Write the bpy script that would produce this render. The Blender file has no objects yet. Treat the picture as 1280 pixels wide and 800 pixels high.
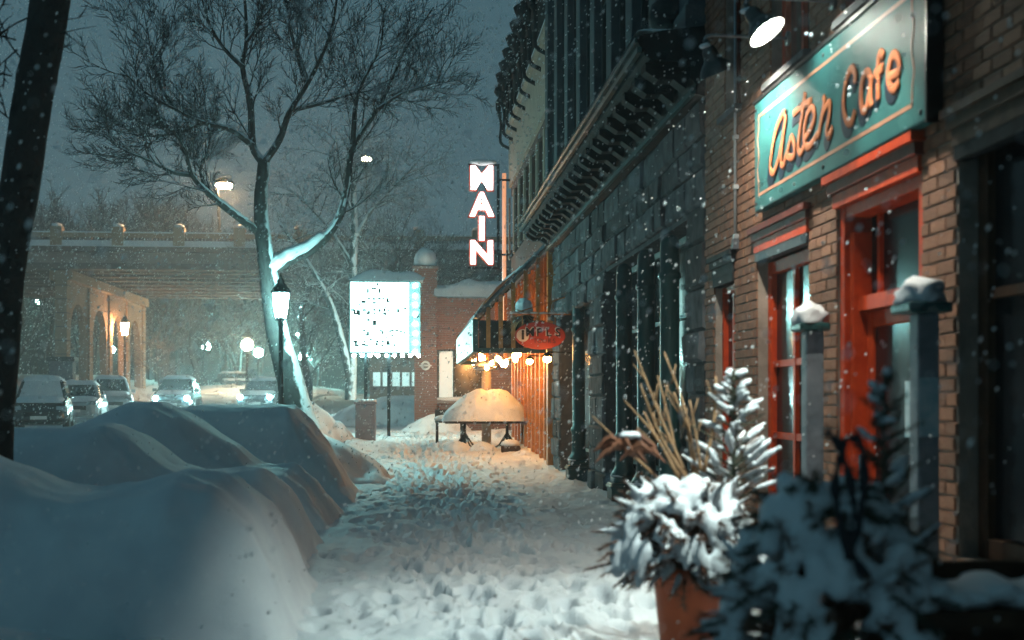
import bpy, bmesh, math, random
from mathutils import Vector, noise, Matrix
R = math.radians
random.seed(7)
scn = bpy.context.scene
col = scn.collection

# ------------------------------------------------------------------ camera
F = 1600.0; HY = 499.0; EYE = 1.6; YAW = math.atan((640-511)/F)
SN, CS = math.sin(YAW), math.cos(YAW)
cd = bpy.data.cameras.new('camera'); cam = bpy.data.objects.new('camera', cd); col.objects.link(cam)
cd.sensor_width = 36; cd.lens = 36*F/1280; cd.shift_y = (HY-400)/1280
cd.clip_end = 2000; cd.clip_start = .05
cam.location = (0, 0, EYE); cam.rotation_euler = (R(90), 0, -YAW)
cd.dof.use_dof = True; cd.dof.focus_distance = 25; cd.dof.aperture_fstop = 1.6; cd.dof.aperture_blades = 0
scn.camera = cam
# ------------------------------------------------------------------ sky (overcast night lit by the city)
w = bpy.data.worlds.new('World'); scn.world = w; w.use_nodes = True
nt = w.node_tree; nt.nodes.clear()
wo = nt.nodes.new('ShaderNodeOutputWorld'); bg = nt.nodes.new('ShaderNodeBackground')
sky = nt.nodes.new('ShaderNodeTexSky'); sky.sky_type = 'NISHITA'; sky.sun_disc = False
sky.sun_elevation = R(-6); sky.sun_rotation = R(200)
sk_s = nt.nodes.new('ShaderNodeVectorMath'); sk_s.operation = 'SCALE'; sk_s.inputs['Scale'].default_value = .05
nt.links.new(sky.outputs[0], sk_s.inputs[0])
tc = nt.nodes.new('ShaderNodeTexCoord'); sep = nt.nodes.new('ShaderNodeSeparateXYZ'); nt.links.new(tc.outputs['Generated'], sep.inputs[0])
rp = nt.nodes.new('ShaderNodeValToRGB'); nt.links.new(sep.outputs['Z'], rp.inputs[0])
rp.color_ramp.elements[0].position = 0; rp.color_ramp.elements[0].color = (.082, .158, .190, 1)
rp.color_ramp.elements[1].position = .6; rp.color_ramp.elements[1].color = (.036, .094, .124, 1)
ns = nt.nodes.new('ShaderNodeTexNoise'); ns.inputs['Scale'].default_value = 2.2; ns.inputs['Detail'].default_value = 3
nt.links.new(tc.outputs['Generated'], ns.inputs['Vector'])
mr = nt.nodes.new('ShaderNodeMapRange'); mr.inputs['To Min'].default_value = .82; mr.inputs['To Max'].default_value = 1.18
nt.links.new(ns.outputs['Fac'], mr.inputs['Value'])
cl = nt.nodes.new('ShaderNodeVectorMath'); cl.operation = 'SCALE'
nt.links.new(rp.outputs[0], cl.inputs[0]); nt.links.new(mr.outputs[0], cl.inputs['Scale'])
ad = nt.nodes.new('ShaderNodeVectorMath'); ad.operation = 'ADD'
nt.links.new(sk_s.outputs[0], ad.inputs[0]); nt.links.new(cl.outputs[0], ad.inputs[1])
nt.links.new(ad.outputs[0], bg.inputs['Color']); bg.inputs['Strength'].default_value = 1.0
nt.links.new(bg.outputs[0], wo.inputs['Surface'])
# ------------------------------------------------------------------ exposure
scn.view_settings.view_transform = 'Standard'; scn.view_settings.look = 'None'
scn.view_settings.exposure = 0; scn.view_settings.gamma = 1
scn.render.engine = 'CYCLES'
cy = scn.cycles
cy.use_denoising = True; cy.max_bounces = 5; cy.diffuse_bounces = 3; cy.glossy_bounces = 2; cy.transmission_bounces = 3
cy.use_adaptive_sampling = True; cy.adaptive_threshold = .025; cy.adaptive_min_samples = 24
cy.volume_bounces = 0; cy.transparent_max_bounces = 8; cy.sample_clamp_indirect = 2.0; cy.sample_clamp_direct = 0
cy.caustics_reflective = False; cy.caustics_refractive = False

# ------------------------------------------------------------------ pixel -> world helpers
def atX(px, py, X):
    u = (px-640)/F; dx = SN+CS*u; dy = CS-SN*u; t = X/dx
    return Vector((X, t*dy, EYE+(HY-py)/F*t))
def atY(px, py, Y):
    u = (px-640)/F; dx = SN+CS*u; dy = CS-SN*u; t = Y/dy
    return Vector((t*dx, Y, EYE+(HY-py)/F*t))
def YX(px, X): return atX(px, 0, X).y
def proj(p):
    d = p[0]*SN+p[1]*CS; u = (p[0]*CS-p[1]*SN)/d
    return 640+F*u, HY-F*(p[2]-EYE)/d
def gz(y):                      # the street climbs gently beyond 25 m
    return 0 if y < 22 else .025*(y-25) if y > 28 else .025*(y-22)**2/12
def lerp(a, b, t): return a+(b-a)*t
def smooth(a, b, x):
    t = min(1, max(0, (x-a)/(b-a))); return t*t*(3-2*t)
def interp(pts, x):
    if x <= pts[0][0]: return pts[0][1]
    for (x0, y0), (x1, y1) in zip(pts, pts[1:]):
        if x <= x1:
            t = (x-x0)/(x1-x0); t = t*t*(3-2*t)*.3+t*.7
            return y0+(y1-y0)*t
    return pts[-1][1]
def nz(x, y, z=0, s=1): return noise.noise(Vector((x*s, y*s, z*s)))
def fbm(x, y, z=0, o=4):
    v = 0; a = 1; f = 1
    for i in range(o):
        v += a*noise.noise(Vector((x*f, y*f, z*f+i*7.3))); a *= .5; f *= 2.03
    return v

# ------------------------------------------------------------------ materials
M = {}
def newmat(name):
    m = bpy.data.materials.new(name); m.use_nodes = True
    n = m.node_tree; b = n.nodes['Principled BSDF']
    M[name] = m
    return m, n, b
def pbr(name, c, rough=.6, metal=0, var=.25, scale=6, bump=0, bscale=40, spec=.5, c2=None, coord='Object', detail=4, emit=None, es=0):
    m, n, b = newmat(name)
    b.inputs['Roughness'].default_value = rough; b.inputs['Metallic'].default_value = metal
    b.inputs['Specular IOR Level'].default_value = spec
    t = n.nodes.new('ShaderNodeTexCoord')
    no = n.nodes.new('ShaderNodeTexNoise'); no.inputs['Scale'].default_value = scale; no.inputs['Detail'].default_value = detail
    n.links.new(t.outputs[coord], no.inputs['Vector'])
    r = n.nodes.new('ShaderNodeValToRGB')
    r.color_ramp.elements[0].position = .3; r.color_ramp.elements[1].position = .7
    a = c2 if c2 else tuple(x*(1-var) for x in c)
    z = c if c2 else tuple(min(1, x*(1+var)) for x in c)
    r.color_ramp.elements[0].color = (*a, 1); r.color_ramp.elements[1].color = (*z, 1)
    n.links.new(no.outputs['Fac'], r.inputs[0]); n.links.new(r.outputs[0], b.inputs['Base Color'])
    if bump:
        n2 = n.nodes.new('ShaderNodeTexNoise'); n2.inputs['Scale'].default_value = bscale; n2.inputs['Detail'].default_value = 5
        n.links.new(t.outputs[coord], n2.inputs['Vector'])
        bp = n.nodes.new('ShaderNodeBump'); bp.inputs['Strength'].default_value = bump; bp.inputs['Distance'].default_value = .02
        n.links.new(n2.outputs['Fac'], bp.inputs['Height']); n.links.new(bp.outputs[0], b.inputs['Normal'])
    return m
def emitmat(name, c, s):
    m, n, b = newmat(name)
    b.inputs['Base Color'].default_value = (.8, .8, .8, 1)
    b.inputs['Emission Color'].default_value = (*c, 1); b.inputs['Emission Strength'].default_value = s
    return m
def snowy(name, c, thr=.35, side=0, rough=.85, c2=None, scale=9):
    """bark / stone with real snow lying on whatever faces up (and, by `side`, blown onto the windward +X side)"""
    m = pbr(name, c, rough, bump=.5, bscale=30, c2=c2, scale=scale)
    n = m.node_tree; b = n.nodes['Principled BSDF']
    src = b.inputs['Base Color'].links[0].from_socket
    g = n.nodes.new('ShaderNodeNewGeometry'); s = n.nodes.new('ShaderNodeSeparateXYZ'); n.links.new(g.outputs['Normal'], s.inputs[0])
    a = n.nodes.new('ShaderNodeMath'); a.operation = 'MULTIPLY_ADD'; a.inputs[1].default_value = side
    n.links.new(s.outputs['X'], a.inputs[0]); n.links.new(s.outputs['Z'], a.inputs[2])
    no = n.nodes.new('ShaderNodeTexNoise'); no.inputs['Scale'].default_value = 5; no.inputs['Detail'].default_value = 4
    t = n.nodes.new('ShaderNodeTexCoord'); n.links.new(t.outputs['Object'], no.inputs['Vector'])
    a2 = n.nodes.new('ShaderNodeMath'); a2.operation = 'MULTIPLY_ADD'; a2.inputs[1].default_value = .9
    n.links.new(no.outputs['Fac'], a2.inputs[0]); n.links.new(a.outputs[0], a2.inputs[2])
    r = n.nodes.new('ShaderNodeMapRange'); r.inputs['From Min'].default_value = thr+.45; r.inputs['From Max'].default_value = thr+.6
    n.links.new(a2.outputs[0], r.inputs['Value'])
    mx = n.nodes.new('ShaderNodeMix'); mx.data_type = 'RGBA'; mx.inputs['B'].default_value = (.78, .82, .84, 1)
    n.links.new(r.outputs[0], mx.inputs['Factor']); n.links.new(src, mx.inputs['A']); n.links.new(mx.outputs['Result'], b.inputs['Base Color'])
    return m
def snowmat(name, c=(.80, .83, .85), bump=.35, fine=90):
    m, n, b = newmat(name)
    b.inputs['Roughness'].default_value = .75; b.inputs['Specular IOR Level'].default_value = .2
    t = n.nodes.new('ShaderNodeTexCoord')
    no = n.nodes.new('ShaderNodeTexNoise'); no.inputs['Scale'].default_value = 3; no.inputs['Detail'].default_value = 6
    n.links.new(t.outputs['Object'], no.inputs['Vector'])
    r = n.nodes.new('ShaderNodeValToRGB'); r.color_ramp.elements[0].position = .35; r.color_ramp.elements[1].position = .65
    r.color_ramp.elements[0].color = (c[0]*.9, c[1]*.9, c[2]*.92, 1); r.color_ramp.elements[1].color = (*c, 1)
    n.links.new(no.outputs['Fac'], r.inputs[0]); n.links.new(r.outputs[0], b.inputs['Base Color'])
    n2 = n.nodes.new('ShaderNodeTexNoise'); n2.inputs['Scale'].default_value = fine; n2.inputs['Detail'].default_value = 5; n2.inputs['Roughness'].default_value = .7
    n.links.new(t.outputs['Object'], n2.inputs['Vector'])
    bp = n.nodes.new('ShaderNodeBump'); bp.inputs['Strength'].default_value = bump; bp.inputs['Distance'].default_value = .012
    n.links.new(n2.outputs['Fac'], bp.inputs['Height']); n.links.new(bp.outputs[0], b.inputs['Normal'])
    return m
snowmat('snow'); snowmat('snow_walk', (.74, .78, .80), .6, 35); snowmat('snow_road', (.66, .70, .73), .8, 6)
def brickmat(name, c1, c2, mortar, scale, rough=.85, coord='Object', rot=(0, 0, 0)):
    m, n, b = newmat(name); b.inputs['Roughness'].default_value = rough
    t = n.nodes.new('ShaderNodeTexCoord'); mp = n.nodes.new('ShaderNodeMapping'); mp.inputs['Rotation'].default_value = rot
    n.links.new(t.outputs[coord], mp.inputs[0])
    k = n.nodes.new('ShaderNodeTexBrick'); k.inputs['Color1'].default_value = (*c1, 1); k.inputs['Color2'].default_value = (*c2, 1); k.inputs['Mortar'].default_value = (*mortar, 1)
    k.inputs['Scale'].default_value = scale; k.inputs['Mortar Size'].default_value = .014; k.inputs['Brick Width'].default_value = .24; k.inputs['Row Height'].default_value = .085
    n.links.new(mp.outputs[0], k.inputs['Vector']); n.links.new(k.outputs['Color'], b.inputs['Base Color'])
    bp = n.nodes.new('ShaderNodeBump'); bp.inputs['Strength'].default_value = .6; bp.inputs['Distance'].default_value = .01; bp.invert = True
    n.links.new(k.outputs['Fac'], bp.inputs['Height']); n.links.new(bp.outputs[0], b.inputs['Normal'])
    return m
def cellvar(m, amt):
    """a small random tint per piece: the object's own random value"""
    n = m.node_tree; b = n.nodes['Principled BSDF']; src = b.inputs['Base Color'].links[0].from_socket
    o = n.nodes.new('ShaderNodeObjectInfo'); h = n.nodes.new('ShaderNodeHueSaturation')
    r = n.nodes.new('ShaderNodeMapRange'); r.inputs['To Min'].default_value = 1-amt; r.inputs['To Max'].default_value = 1+amt
    n.links.new(o.outputs['Random'], r.inputs['Value']); n.links.new(r.outputs[0], h.inputs['Value'])
    n.links.new(src, h.inputs['Color']); n.links.new(h.outputs[0], b.inputs['Base Color'])
pbr('brick', (.31, .148, .080), .85, c2=(.18, .075, .042), scale=7, bump=.5, bscale=60); cellvar(M['brick'], .3)
pbr('mortar', (.26, .22, .185), .95, bump=.4)
pbr('stone', (.135, .145, .155), .9, c2=(.04, .045, .05), scale=4, bump=1.0, bscale=11, spec=.1); cellvar(M['stone'], .5)
pbr('stone_back', (.10, .105, .11), .95, bump=.5, bscale=10, spec=.12)
pbr('green_iron', (.018, .085, .085), .38, c2=(.012, .05, .052), scale=5, bump=.25, bscale=25, spec=.35)
pbr('dark_iron', (.018, .022, .025), .7, var=.4, bump=.2, spec=.05)
pbr('dark_paint', (.05, .055, .065), .5, var=.3, spec=.12)
pbr('red_paint', (.52, .060, .013), .5, c2=(.36, .034, .009), scale=10, bump=.25, bscale=35, spec=.12)
pbr('red_dark', (.13, .022, .012), .55, c2=(.07, .015, .01), scale=7, bump=.2, spec=.12)
pbr('amber_wood', (.52, .20, .045), .55, c2=(.34, .11, .02), scale=8, bump=.3, bscale=30)
pbr('brown_brick_upper', (.13, .062, .045), .85, c2=(.07, .035, .028), scale=4, bump=.5)
pbr('beige_stone', (.42, .33, .25), .85, c2=(.33, .26, .2), scale=3, bump=.3)
pbr('slate_upper', (.10, .125, .135), .8, c2=(.055, .07, .08), scale=3, bump=.5, bscale=12, spec=.12)
pbr('slate_dark', (.03, .036, .04), .8, var=.3, scale=3, bump=.3, spec=.12)
pbr('teal_wall', (.03, .11, .125), .7, c2=(.02, .07, .08), scale=3)
pbr('sign_teal', (.034, .140, .138), .5, c2=(.014, .068, .072), scale=2.2, bump=.08, bscale=50, spec=.12)
pbr('sign_letter', (.40, .13, .055), .7, var=.12, scale=12, spec=.12)
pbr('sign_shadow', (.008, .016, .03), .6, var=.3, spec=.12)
pbr('sign_line', (.36, .17, .10), .5, var=.2)
pbr('black_metal', (.012, .012, .013), .35, metal=.3, var=.3)
pbr('shade_metal', (.10, .095, .09), .28, metal=.85, var=.25, scale=14)
pbr('shade_inside', (.75, .75, .73), .5, var=.05)
pbr('grey_metal', (.32, .34, .36), .4, metal=.7, var=.2)
pbr('post_grey', (.22, .25, .28), .55, c2=(.13, .155, .18), scale=9, bump=.2, spec=.12)
pbr('terracotta', (.52, .105, .03), .55, c2=(.38, .07, .02), scale=5, bump=.15)
pbr('dark_pot', (.06, .045, .035), .6, var=.3)
pbr('needle', (.035, .06, .04), .8, c2=(.06, .045, .025), scale=20)
pbr('needle_brown', (.16, .065, .035), .8, c2=(.08, .04, .025), scale=20)
pbr('twig_tan', (.42, .24, .12), .75, c2=(.26, .14, .07), scale=20)
pbr('dry_leaf', (.24, .085, .04), .75, c2=(.14, .05, .025), scale=14, bump=.3)
pbr('dark_cloth', (.012, .014, .02), .8, var=.3)
pbr('concrete', (.32, .26, .24), .9, c2=(.20, .165, .155), scale=1.2, bump=.3, bscale=8)
pbr('concrete_dark', (.13, .115, .115), .9, c2=(.09, .08, .08), scale=1.5)
pbr('pier_stone', (.42, .30, .20), .9, c2=(.30, .21, .14), scale=1, bump=.3, bscale=6)
snowy('bark_snow', (.045, .035, .032), .22, c2=(.02, .017, .016))
snowy('bark_trunk', (.05, .045, .042), .46, side=.72, c2=(.022, .02, .02))
pbr('bark_dark', (.022, .016, .014), .9, c2=(.008, .006, .006), scale=14, bump=1.0, bscale=22)
snowy('twig_dark', (.045, .04, .04), .12, c2=(.02, .018, .018))
snowy('bark_frost', (.12, .14, .14), -.05, side=.3, c2=(.07, .08, .08))
snowy('far_twig', (.035, .04, .045), .5, c2=(.02, .024, .028))
pbr('far_slope', (.05, .058, .064), .95, c2=(.02, .024, .028), scale=.25, bump=.6, bscale=1)
pbr('oval_red', (.50, .055, .022), .4, c2=(.38, .04, .018), scale=6)
pbr('sign_white', (.75, .74, .72), .5, var=.05)
pbr('sign_ink', (.012, .014, .018), .5, var=.1)
pbr('board_frame', (.05, .09, .09), .5, var=.3)
brickmat('brick_wall_far', (.24, .085, .055), (.16, .055, .04), (.20, .16, .14), 1.0, rot=(R(90), 0, 0))
pbr('car_dark', (.010, .016, .02), .18, var=.2, spec=.8)
pbr('car_white', (.62, .66, .67), .25, var=.06)
pbr('car_silver', (.32, .36, .38), .25, var=.1)
pbr('rubber', (.012, .012, .012), .8, var=.2)
pbr('rim_metal', (.4, .42, .43), .35, metal=.8, var=.1)
pbr('dark_wood', (.07, .04, .025), .7, c2=(.04, .022, .014), scale=9, bump=.3, spec=.12)
pbr('bin_grey', (.17, .155, .18), .6, var=.15)
pbr('chrome', (.5, .52, .53), .2, metal=1, var=.05)
pbr('poster_blue', (.22, .42, .48), .6, c2=(.5, .6, .62), scale=16)
def glassmat(name, c=(.008, .011, .014), rough=.16):
    m = pbr(name, c, rough, var=.2, spec=.35, bump=.04, bscale=2.5); return m
glassmat('dark_glass'); glassmat('car_glass', (.01, .02, .024), .1)
m, n, b = newmat('canopy_glass'); b.inputs['Base Color'].default_value = (.55, .66, .66, 1); b.inputs['Roughness'].default_value = .35
b.inputs['Transmission Weight'].default_value = .5; b.inputs['Alpha'].default_value = .75
emitmat('lamp_lantern', (.40, 1, .97), 420)
emitmat('lamp_gooseneck', (.95, 1, .86), 600)
emitmat('lamp_warm', (1, .42, .11), 230)
emitmat('lamp_gooseneck_b', (1, .95, .80), 3600)
emitmat('lamp_flood', (.82, 1, .94), 11000)
emitmat('lamp_orange', (1, .52, .24), 260)
emitmat('lamp_bridge', (1, .60, .30), 1000)
emitmat('lamp_green', (.40, 1, .85), 300)
emitmat('lamp_amber', (1, .72, .42), 300)
emitmat('lamp_head', (.55, 1, .98), 4200)
emitmat('board_light', (.52, 1.0, .95), 6.5)
emitmat('bulb_cyan', (.50, 1, .95), 260)
emitmat('main_light', (1, .97, .93), 3.2)
emitmat('shop_light', (1, .70, .45), .13)
emitmat('window_far', (.70, .95, .88), .35)
emitmat('tube_orange', (1, .36, .14), .9)

# ------------------------------------------------------------------ mesh builder
ORG = {}
class MB:
    def __init__(s): s.v = []; s.f = []; s.m = []; s.mi = 0
    def add(s, vs, fs):
        o = len(s.v); s.v += [tuple(p) for p in vs]; s.f += [tuple(i+o for i in f) for f in fs]; s.m += [s.mi]*len(fs)
    def box(s, x0, x1, y0, y1, z0, z1):
        x0, x1 = min(x0, x1), max(x0, x1); y0, y1 = min(y0, y1), max(y0, y1); z0, z1 = min(z0, z1), max(z0, z1)
        s.add([(x0, y0, z0), (x1, y0, z0), (x1, y1, z0), (x0, y1, z0), (x0, y0, z1), (x1, y0, z1), (x1, y1, z1), (x0, y1, z1)],
              [(0, 3, 2, 1), (4, 5, 6, 7), (0, 1, 5, 4), (1, 2, 6, 5), (2, 3, 7, 6), (3, 0, 4, 7)])
    def cbox(s, x0, x1, y0, y1, z0, z1, c=.015, rnd=0):
        """box whose -X face is chamfered: a dressed stone"""
        j = lambda: random.uniform(-rnd, rnd)
        v = [(x1, y0, z0), (x1, y1, z0), (x1, y1, z1), (x1, y0, z1),
             (x0+c, y0, z0), (x0+c, y1, z0), (x0+c, y1, z1), (x0+c, y0, z1),
             (x0+j(), y0+c+j(), z0+c+j()), (x0+j(), y1-c+j(), z0+c+j()), (x0+j(), y1-c+j(), z1-c+j()), (x0+j(), y0+c+j(), z1-c+j())]
        f = [(0, 1, 2, 3)]
        for a, bb in ((0, 4), (4, 8)):
            for i in range(4): k = (i+1) % 4; f.append((a+i, bb+i, bb+k, a+k))
        f.append((8, 11, 10, 9)); s.add(v, f)
    def tube(s, pts, rad, n=6, cap=True, flat=None):
        pts = [Vector(p) for p in pts]; N = len(pts)
        if not isinstance(rad, (list, tuple)): rad = [rad]*N
        vs = []; fs = []; ref = None
        for i, p in enumerate(pts):
            d = (pts[min(i+1, N-1)]-pts[max(i-1, 0)])
            if d.length < 1e-9: d = Vector((0, 0, 1))
            d.normalize()
            if ref is None: ref = Vector((0, 0, 1)) if abs(d.z) < .9 else Vector((1, 0, 0))
            a = d.cross(ref)
            if a.length < 1e-6: a = d.cross(Vector((.3, .9, .2)))
            a.normalize(); bb = a.cross(d); ref = bb
            for k in range(n):
                t = 2*math.pi*k/n; q = p+(a*math.cos(t)+bb*math.sin(t))*rad[i]
                if flat is not None: q.x = p.x+(q.x-p.x)*flat
                vs.append(q)
        for i in range(N-1):
            for k in range(n):
                k2 = (k+1) % n; fs.append((i*n+k, i*n+k2, (i+1)*n+k2, (i+1)*n+k))
        if cap: fs.append(tuple(range(n-1, -1, -1))); fs.append(tuple((N-1)*n+k for k in range(n)))
        s.add(vs, fs)
    def lathe(s, prof, c=(0, 0, 0), n=16, mat=None, axis=None):
        vs = []; fs = []
        for r, z in prof:
            for k in range(n):
                t = 2*math.pi*k/n; vs.append(Vector((r*math.cos(t), r*math.sin(t), z)))
        for i in range(len(prof)-1):
            for k in range(n):
                k2 = (k+1) % n; fs.append((i*n+k, i*n+k2, (i+1)*n+k2, (i+1)*n+k))
        if prof[0][0] > 1e-4: fs.append(tuple(range(n-1, -1, -1)))
        if prof[-1][0] > 1e-4: fs.append(tuple((len(prof)-1)*n+k for k in range(n)))
        if mat is not None: vs = [mat @ v for v in vs]
        s.add([v+Vector(c) for v in vs], fs)
    def blob(s, c, r, sub=2, nzamt=.15, ns=1.5, seed=0, flatbot=None):
        bm = bmesh.new(); bmesh.ops.create_icosphere(bm, subdivisions=sub, radius=1)
        vs = []
        for v in bm.verts:
            k = 1+nzamt*noise.noise(v.co*ns+Vector((seed*3.1, seed*1.7, seed)))
            p = Vector((v.co.x*r[0]*k, v.co.y*r[1]*k, v.co.z*r[2]*k))
            if flatbot is not None and p.z < flatbot: p.z = flatbot+(p.z-flatbot)*.12
            vs.append(p+Vector(c))
        s.add(vs, [tuple(v.index for v in f.verts) for f in bm.faces]); bm.free()
    def build(s, name, mat, parent=None, smooth=False, local=False):
        me = bpy.data.meshes.new(name)
        org = Vector((0, 0, 0)) if local else ORG.get(parent.name if parent else None, Vector((0, 0, 0)))
        me.from_pydata([tuple(Vector(p)-org) for p in s.v], [], s.f)
        mats = mat if isinstance(mat, (list, tuple)) else [mat]
        for k in mats: me.materials.append(M[k])
        if len(mats) > 1: me.polygons.foreach_set('material_index', s.m)
        if smooth: me.polygons.foreach_set('use_smooth', [True]*len(me.polygons))
        me.update()
        o = bpy.data.objects.new(name, me); col.objects.link(o)
        if parent: o.parent = parent; ORG[o.name] = ORG.get(parent.name, Vector((0, 0, 0)))
        return o
def tag(o, label=None, cat=None, group=None, kind=None):
    if label: o['label'] = label
    if cat: o['category'] = cat
    if group: o['group'] = group
    if kind: o['kind'] = kind
    return o
def thing(name, loc, label, cat, group=None, rz=0):
    o = bpy.data.objects.new(name, None); o.empty_display_size = .1; col.objects.link(o); o.location = loc; o.rotation_euler.z = rz
    ORG[o.name] = Vector(loc)
    return tag(o, label, cat, group)
def single(name, mb, mat, label, cat, group=None, kind=None, smooth=False):
    return tag(mb.build(name, mat, None, smooth), label, cat, group, kind)
def copy_tree(o, parent=None):
    c = o.copy(); col.objects.link(c); c.parent = parent
    for ch in list(o.children): copy_tree(ch, c)
    return c
def part(name, mat, parent, *boxes, smooth=False):
    m = MB()
    for b in boxes: m.box(*b)
    return m.build(name, mat, parent, smooth)
def soften(o, wdt=.01, seg=2):
    m = o.modifiers.new('bevel', 'BEVEL'); m.width = wdt; m.segments = seg; m.limit_method = 'ANGLE'
    return o
def blanket(name, x0, x1, y0, y1, hfun, nx, ny, base=None):
    """closed snow blanket from a height function (top) with its rim on the base"""
    m = MB(); vs = []; fs = []
    for j in range(ny+1):
        for i in range(nx+1):
            x = lerp(x0, x1, i/nx); y = lerp(y0, y1, j/ny); vs.append((x, y, hfun(x, y)))
    for j in range(ny):
        for i in range(nx):
            a = j*(nx+1)+i; fs.append((a, a+1, a+nx+2, a+nx+1))
    m.add(vs, fs); return m
def catmull(pts, n=6):
    pts = [Vector(p) for p in pts]; out = []
    P = [pts[0]*2-pts[1]]+pts+[pts[-1]*2-pts[-2]]
    for i in range(1, len(P)-2):
        for k in range(n):
            t = k/n; a, b, c, d = P[i-1:i+3]
            out.append(.5*((2*b)+(c-a)*t+(2*a-5*b+4*c-d)*t*t+(3*b-a-3*c+d)*t**3))
    out.append(pts[-1]); return out
def snow_remesh(o, vox, it=6):
    r = o.modifiers.new('remesh', 'REMESH'); r.mode = 'VOXEL'; r.voxel_size = vox; r.use_smooth_shade = True
    s = o.modifiers.new('smooth', 'SMOOTH'); s.factor = .5; s.iterations = it
    return o

# ================================================================== SETTING
def gz2(y): return gz(min(y, 108))
def ground():
    xs = [-220, -120, -70, -50]+[-40+i*1.0 for i in range(60)]+[22, 30, 50, 120, 220]
    ys = [-25, -10, 0]+[3+i*1.0 for i in range(112)]+[120, 135, 160, 200, 300, 420]
    m = MB(); vs = []; fs = []
    for y in ys:
        for x in xs:
            z = gz2(y)-.06+.07*fbm(x*.5, y*.5)*smooth(2, 8, y)
            z += 1.6*smooth(-15, -26, x)*smooth(45, 80, y)
            vs.append((x, y, z))
    nx = len(xs)
    for j in range(len(ys)-1):
        for i in range(nx-1):
            a = j*nx+i; fs.append((a, a+1, a+nx+1, a+nx))
    m.add(vs, fs); o = m.build('ground', 'snow', smooth=True); o['kind'] = 'structure'
ground()
# trampled snow on the pavement: real footprints and ridges
FEET = []
rr = random.Random(3)
for i in range(2300):
    y = 5+rr.random()**.9*40; x = rr.gauss(.6, .62)
    if -1.1 < x < 2.4: FEET.append((x, y, rr.uniform(-.35, .35)+(math.pi if rr.random() < .5 else 0), rr.uniform(.045, .12)))
CELL = {}
for f in FEET: CELL.setdefault((int(f[0]//.5), int(f[1]//.5)), []).append(f)
def walk_h(x, y):
    z = gz2(y)+.05+.04*fbm(x*1.3, y*.9, 2)+.020*fbm(x*5, y*3.6, 5, 3)
    z += .018*abs(nz(x*9, y*6.5, 3))
    cx, cy_ = int(x//.5), int(y//.5)
    for a in (-1, 0, 1):
        for b in (-1, 0, 1):
            for fx, fy, an, d in CELL.get((cx+a, cy_+b), ()):
                dx, dy = x-fx, y-fy; c, s_ = math.cos(an), math.sin(an)
                lx, ly = c*dx+s_*dy, -s_*dx+c*dy
                q = (lx/.085)**2+(ly/.16)**2
                if q < 2.6:
                    z += -d*math.exp(-q*q*1.4)+d*.22*math.exp(-(q-1.5)**2*5)
    z += .10*smooth(-.9, -1.7, x)+.05*smooth(2.2, 3.0, x)*(1+nz(x*3, y*1.2))
    z += .16*math.exp(-((x-1.75)/.5)**2-((y-10.2)/1.1)**2)
    return z
def walk():
    x0, x1 = -1.75, 3.3
    nx = 210; ys = []; y = 3.2
    while y < 44: ys.append(y); y += max(.026, y*.0036)
    vs = []; fs = []; m = MB()
    for y in ys:
        for i in range(nx+1):
            x = lerp(x0, x1, i/nx); vs.append((x, y, walk_h(x, y)))
    for j in range(len(ys)-1):
        for i in range(nx):
            a = j*(nx+1)+i; fs.append((a, a+1, a+nx+2, a+nx+1))
    m.add(vs, fs); o = m.build('sidewalk', 'snow_walk', smooth=True); o['kind'] = 'structure'
walk()
# packed snow of the carriageway, with wheel ruts
def road():
    def h(x, y):
        rut = sum(math.exp(-((x-c-.3*nz(y*.1, 0, 1))/.25)**2) for c in (-7.8, -9.4, -11.0, -12.4))
        return gz2(y)+.035-.06*rut+.05*fbm(x*1.2, y*.4, 9, 3)
    m = blanket('road', -14.5, -6.8, 8, 110, h, 60, 260); o = m.build('road', 'snow_road', smooth=True); o['kind'] = 'structure'
road()
# dark wooded slope beyond the bridge
def slope():
    def h(x, y): return gz2(y)+(y-112)*.22*(1+.3*fbm(x*.03, y*.03))*smooth(112, 125, y)*lerp(.35, 1, smooth(30, -45, x))
    m = blanket('hill', -190, 120, 111, 175, h, 70, 30); o = m.build('hill', 'far_slope', smooth=True); o['kind'] = 'structure'
slope()

# ================================================================== SNOW-BURIED CARS ON THE LEFT
def buried_car(Yc, W, prof, label, seed, dy=0):
    """prof: (X, z) along the car from its rear to its front by the pavement; a continuous blanket of snow over the car shape"""
    x0, x1 = prof[0][0], prof[-1][0]
    def h(x, y):
        v = (y-Yc)/W + .06*nz(x*.8, y*.3, seed)
        top = interp(prof, x+.10*nz(x*.6, y*1.1, seed+4))
        side = max(0, 1-abs(v)**3.0)**.55 if abs(v) < 1 else 0
        z = top*side
        # snow skirts creeping out at the foot, wind folds running down the flanks
        fold = math.sin(x*7.5+2.2*fbm(x*.9, y*1.3, seed)+y*3)*.5+.5
        fd = math.sin(y*6.2+1.9*fbm(x*.7, y*.8, seed+7)+x*1.1)*.5+.5
        rid = (1-abs(math.sin(y*2.9+1.6*fbm(x*.6, y*.5, seed+11)+x*.7)))**2.6
        z += (.050*(fold**4)*(.4+.6*abs(v))+.075*(fd**2)*smooth(-2.2, -1.2, x)+.03*rid)*smooth(.05, .5, z)*smooth(-3.4, -1.4, x)
        z += .022*fbm(x*4.5, y*4.5, seed+9, 3)*smooth(.9, .15, z)
        z += .045*fbm(x*1.1, y*1.4, seed+2, 3)*smooth(.02, .4, z)
        return gz2(Yc)-.10+max(z, 0)+.12*math.exp(-abs(max(abs(v)-.9, 0))*5)*smooth(x0-.2, x0+.6, x)
    m = blanket('', x0, x1, Yc-W*1.25, Yc+W*1.25, h, 130, 90)
    o = single('snow_covered_car', m, 'snow', label, 'snow mound', 'cars buried in snow along the kerb', smooth=True)
    return o
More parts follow.
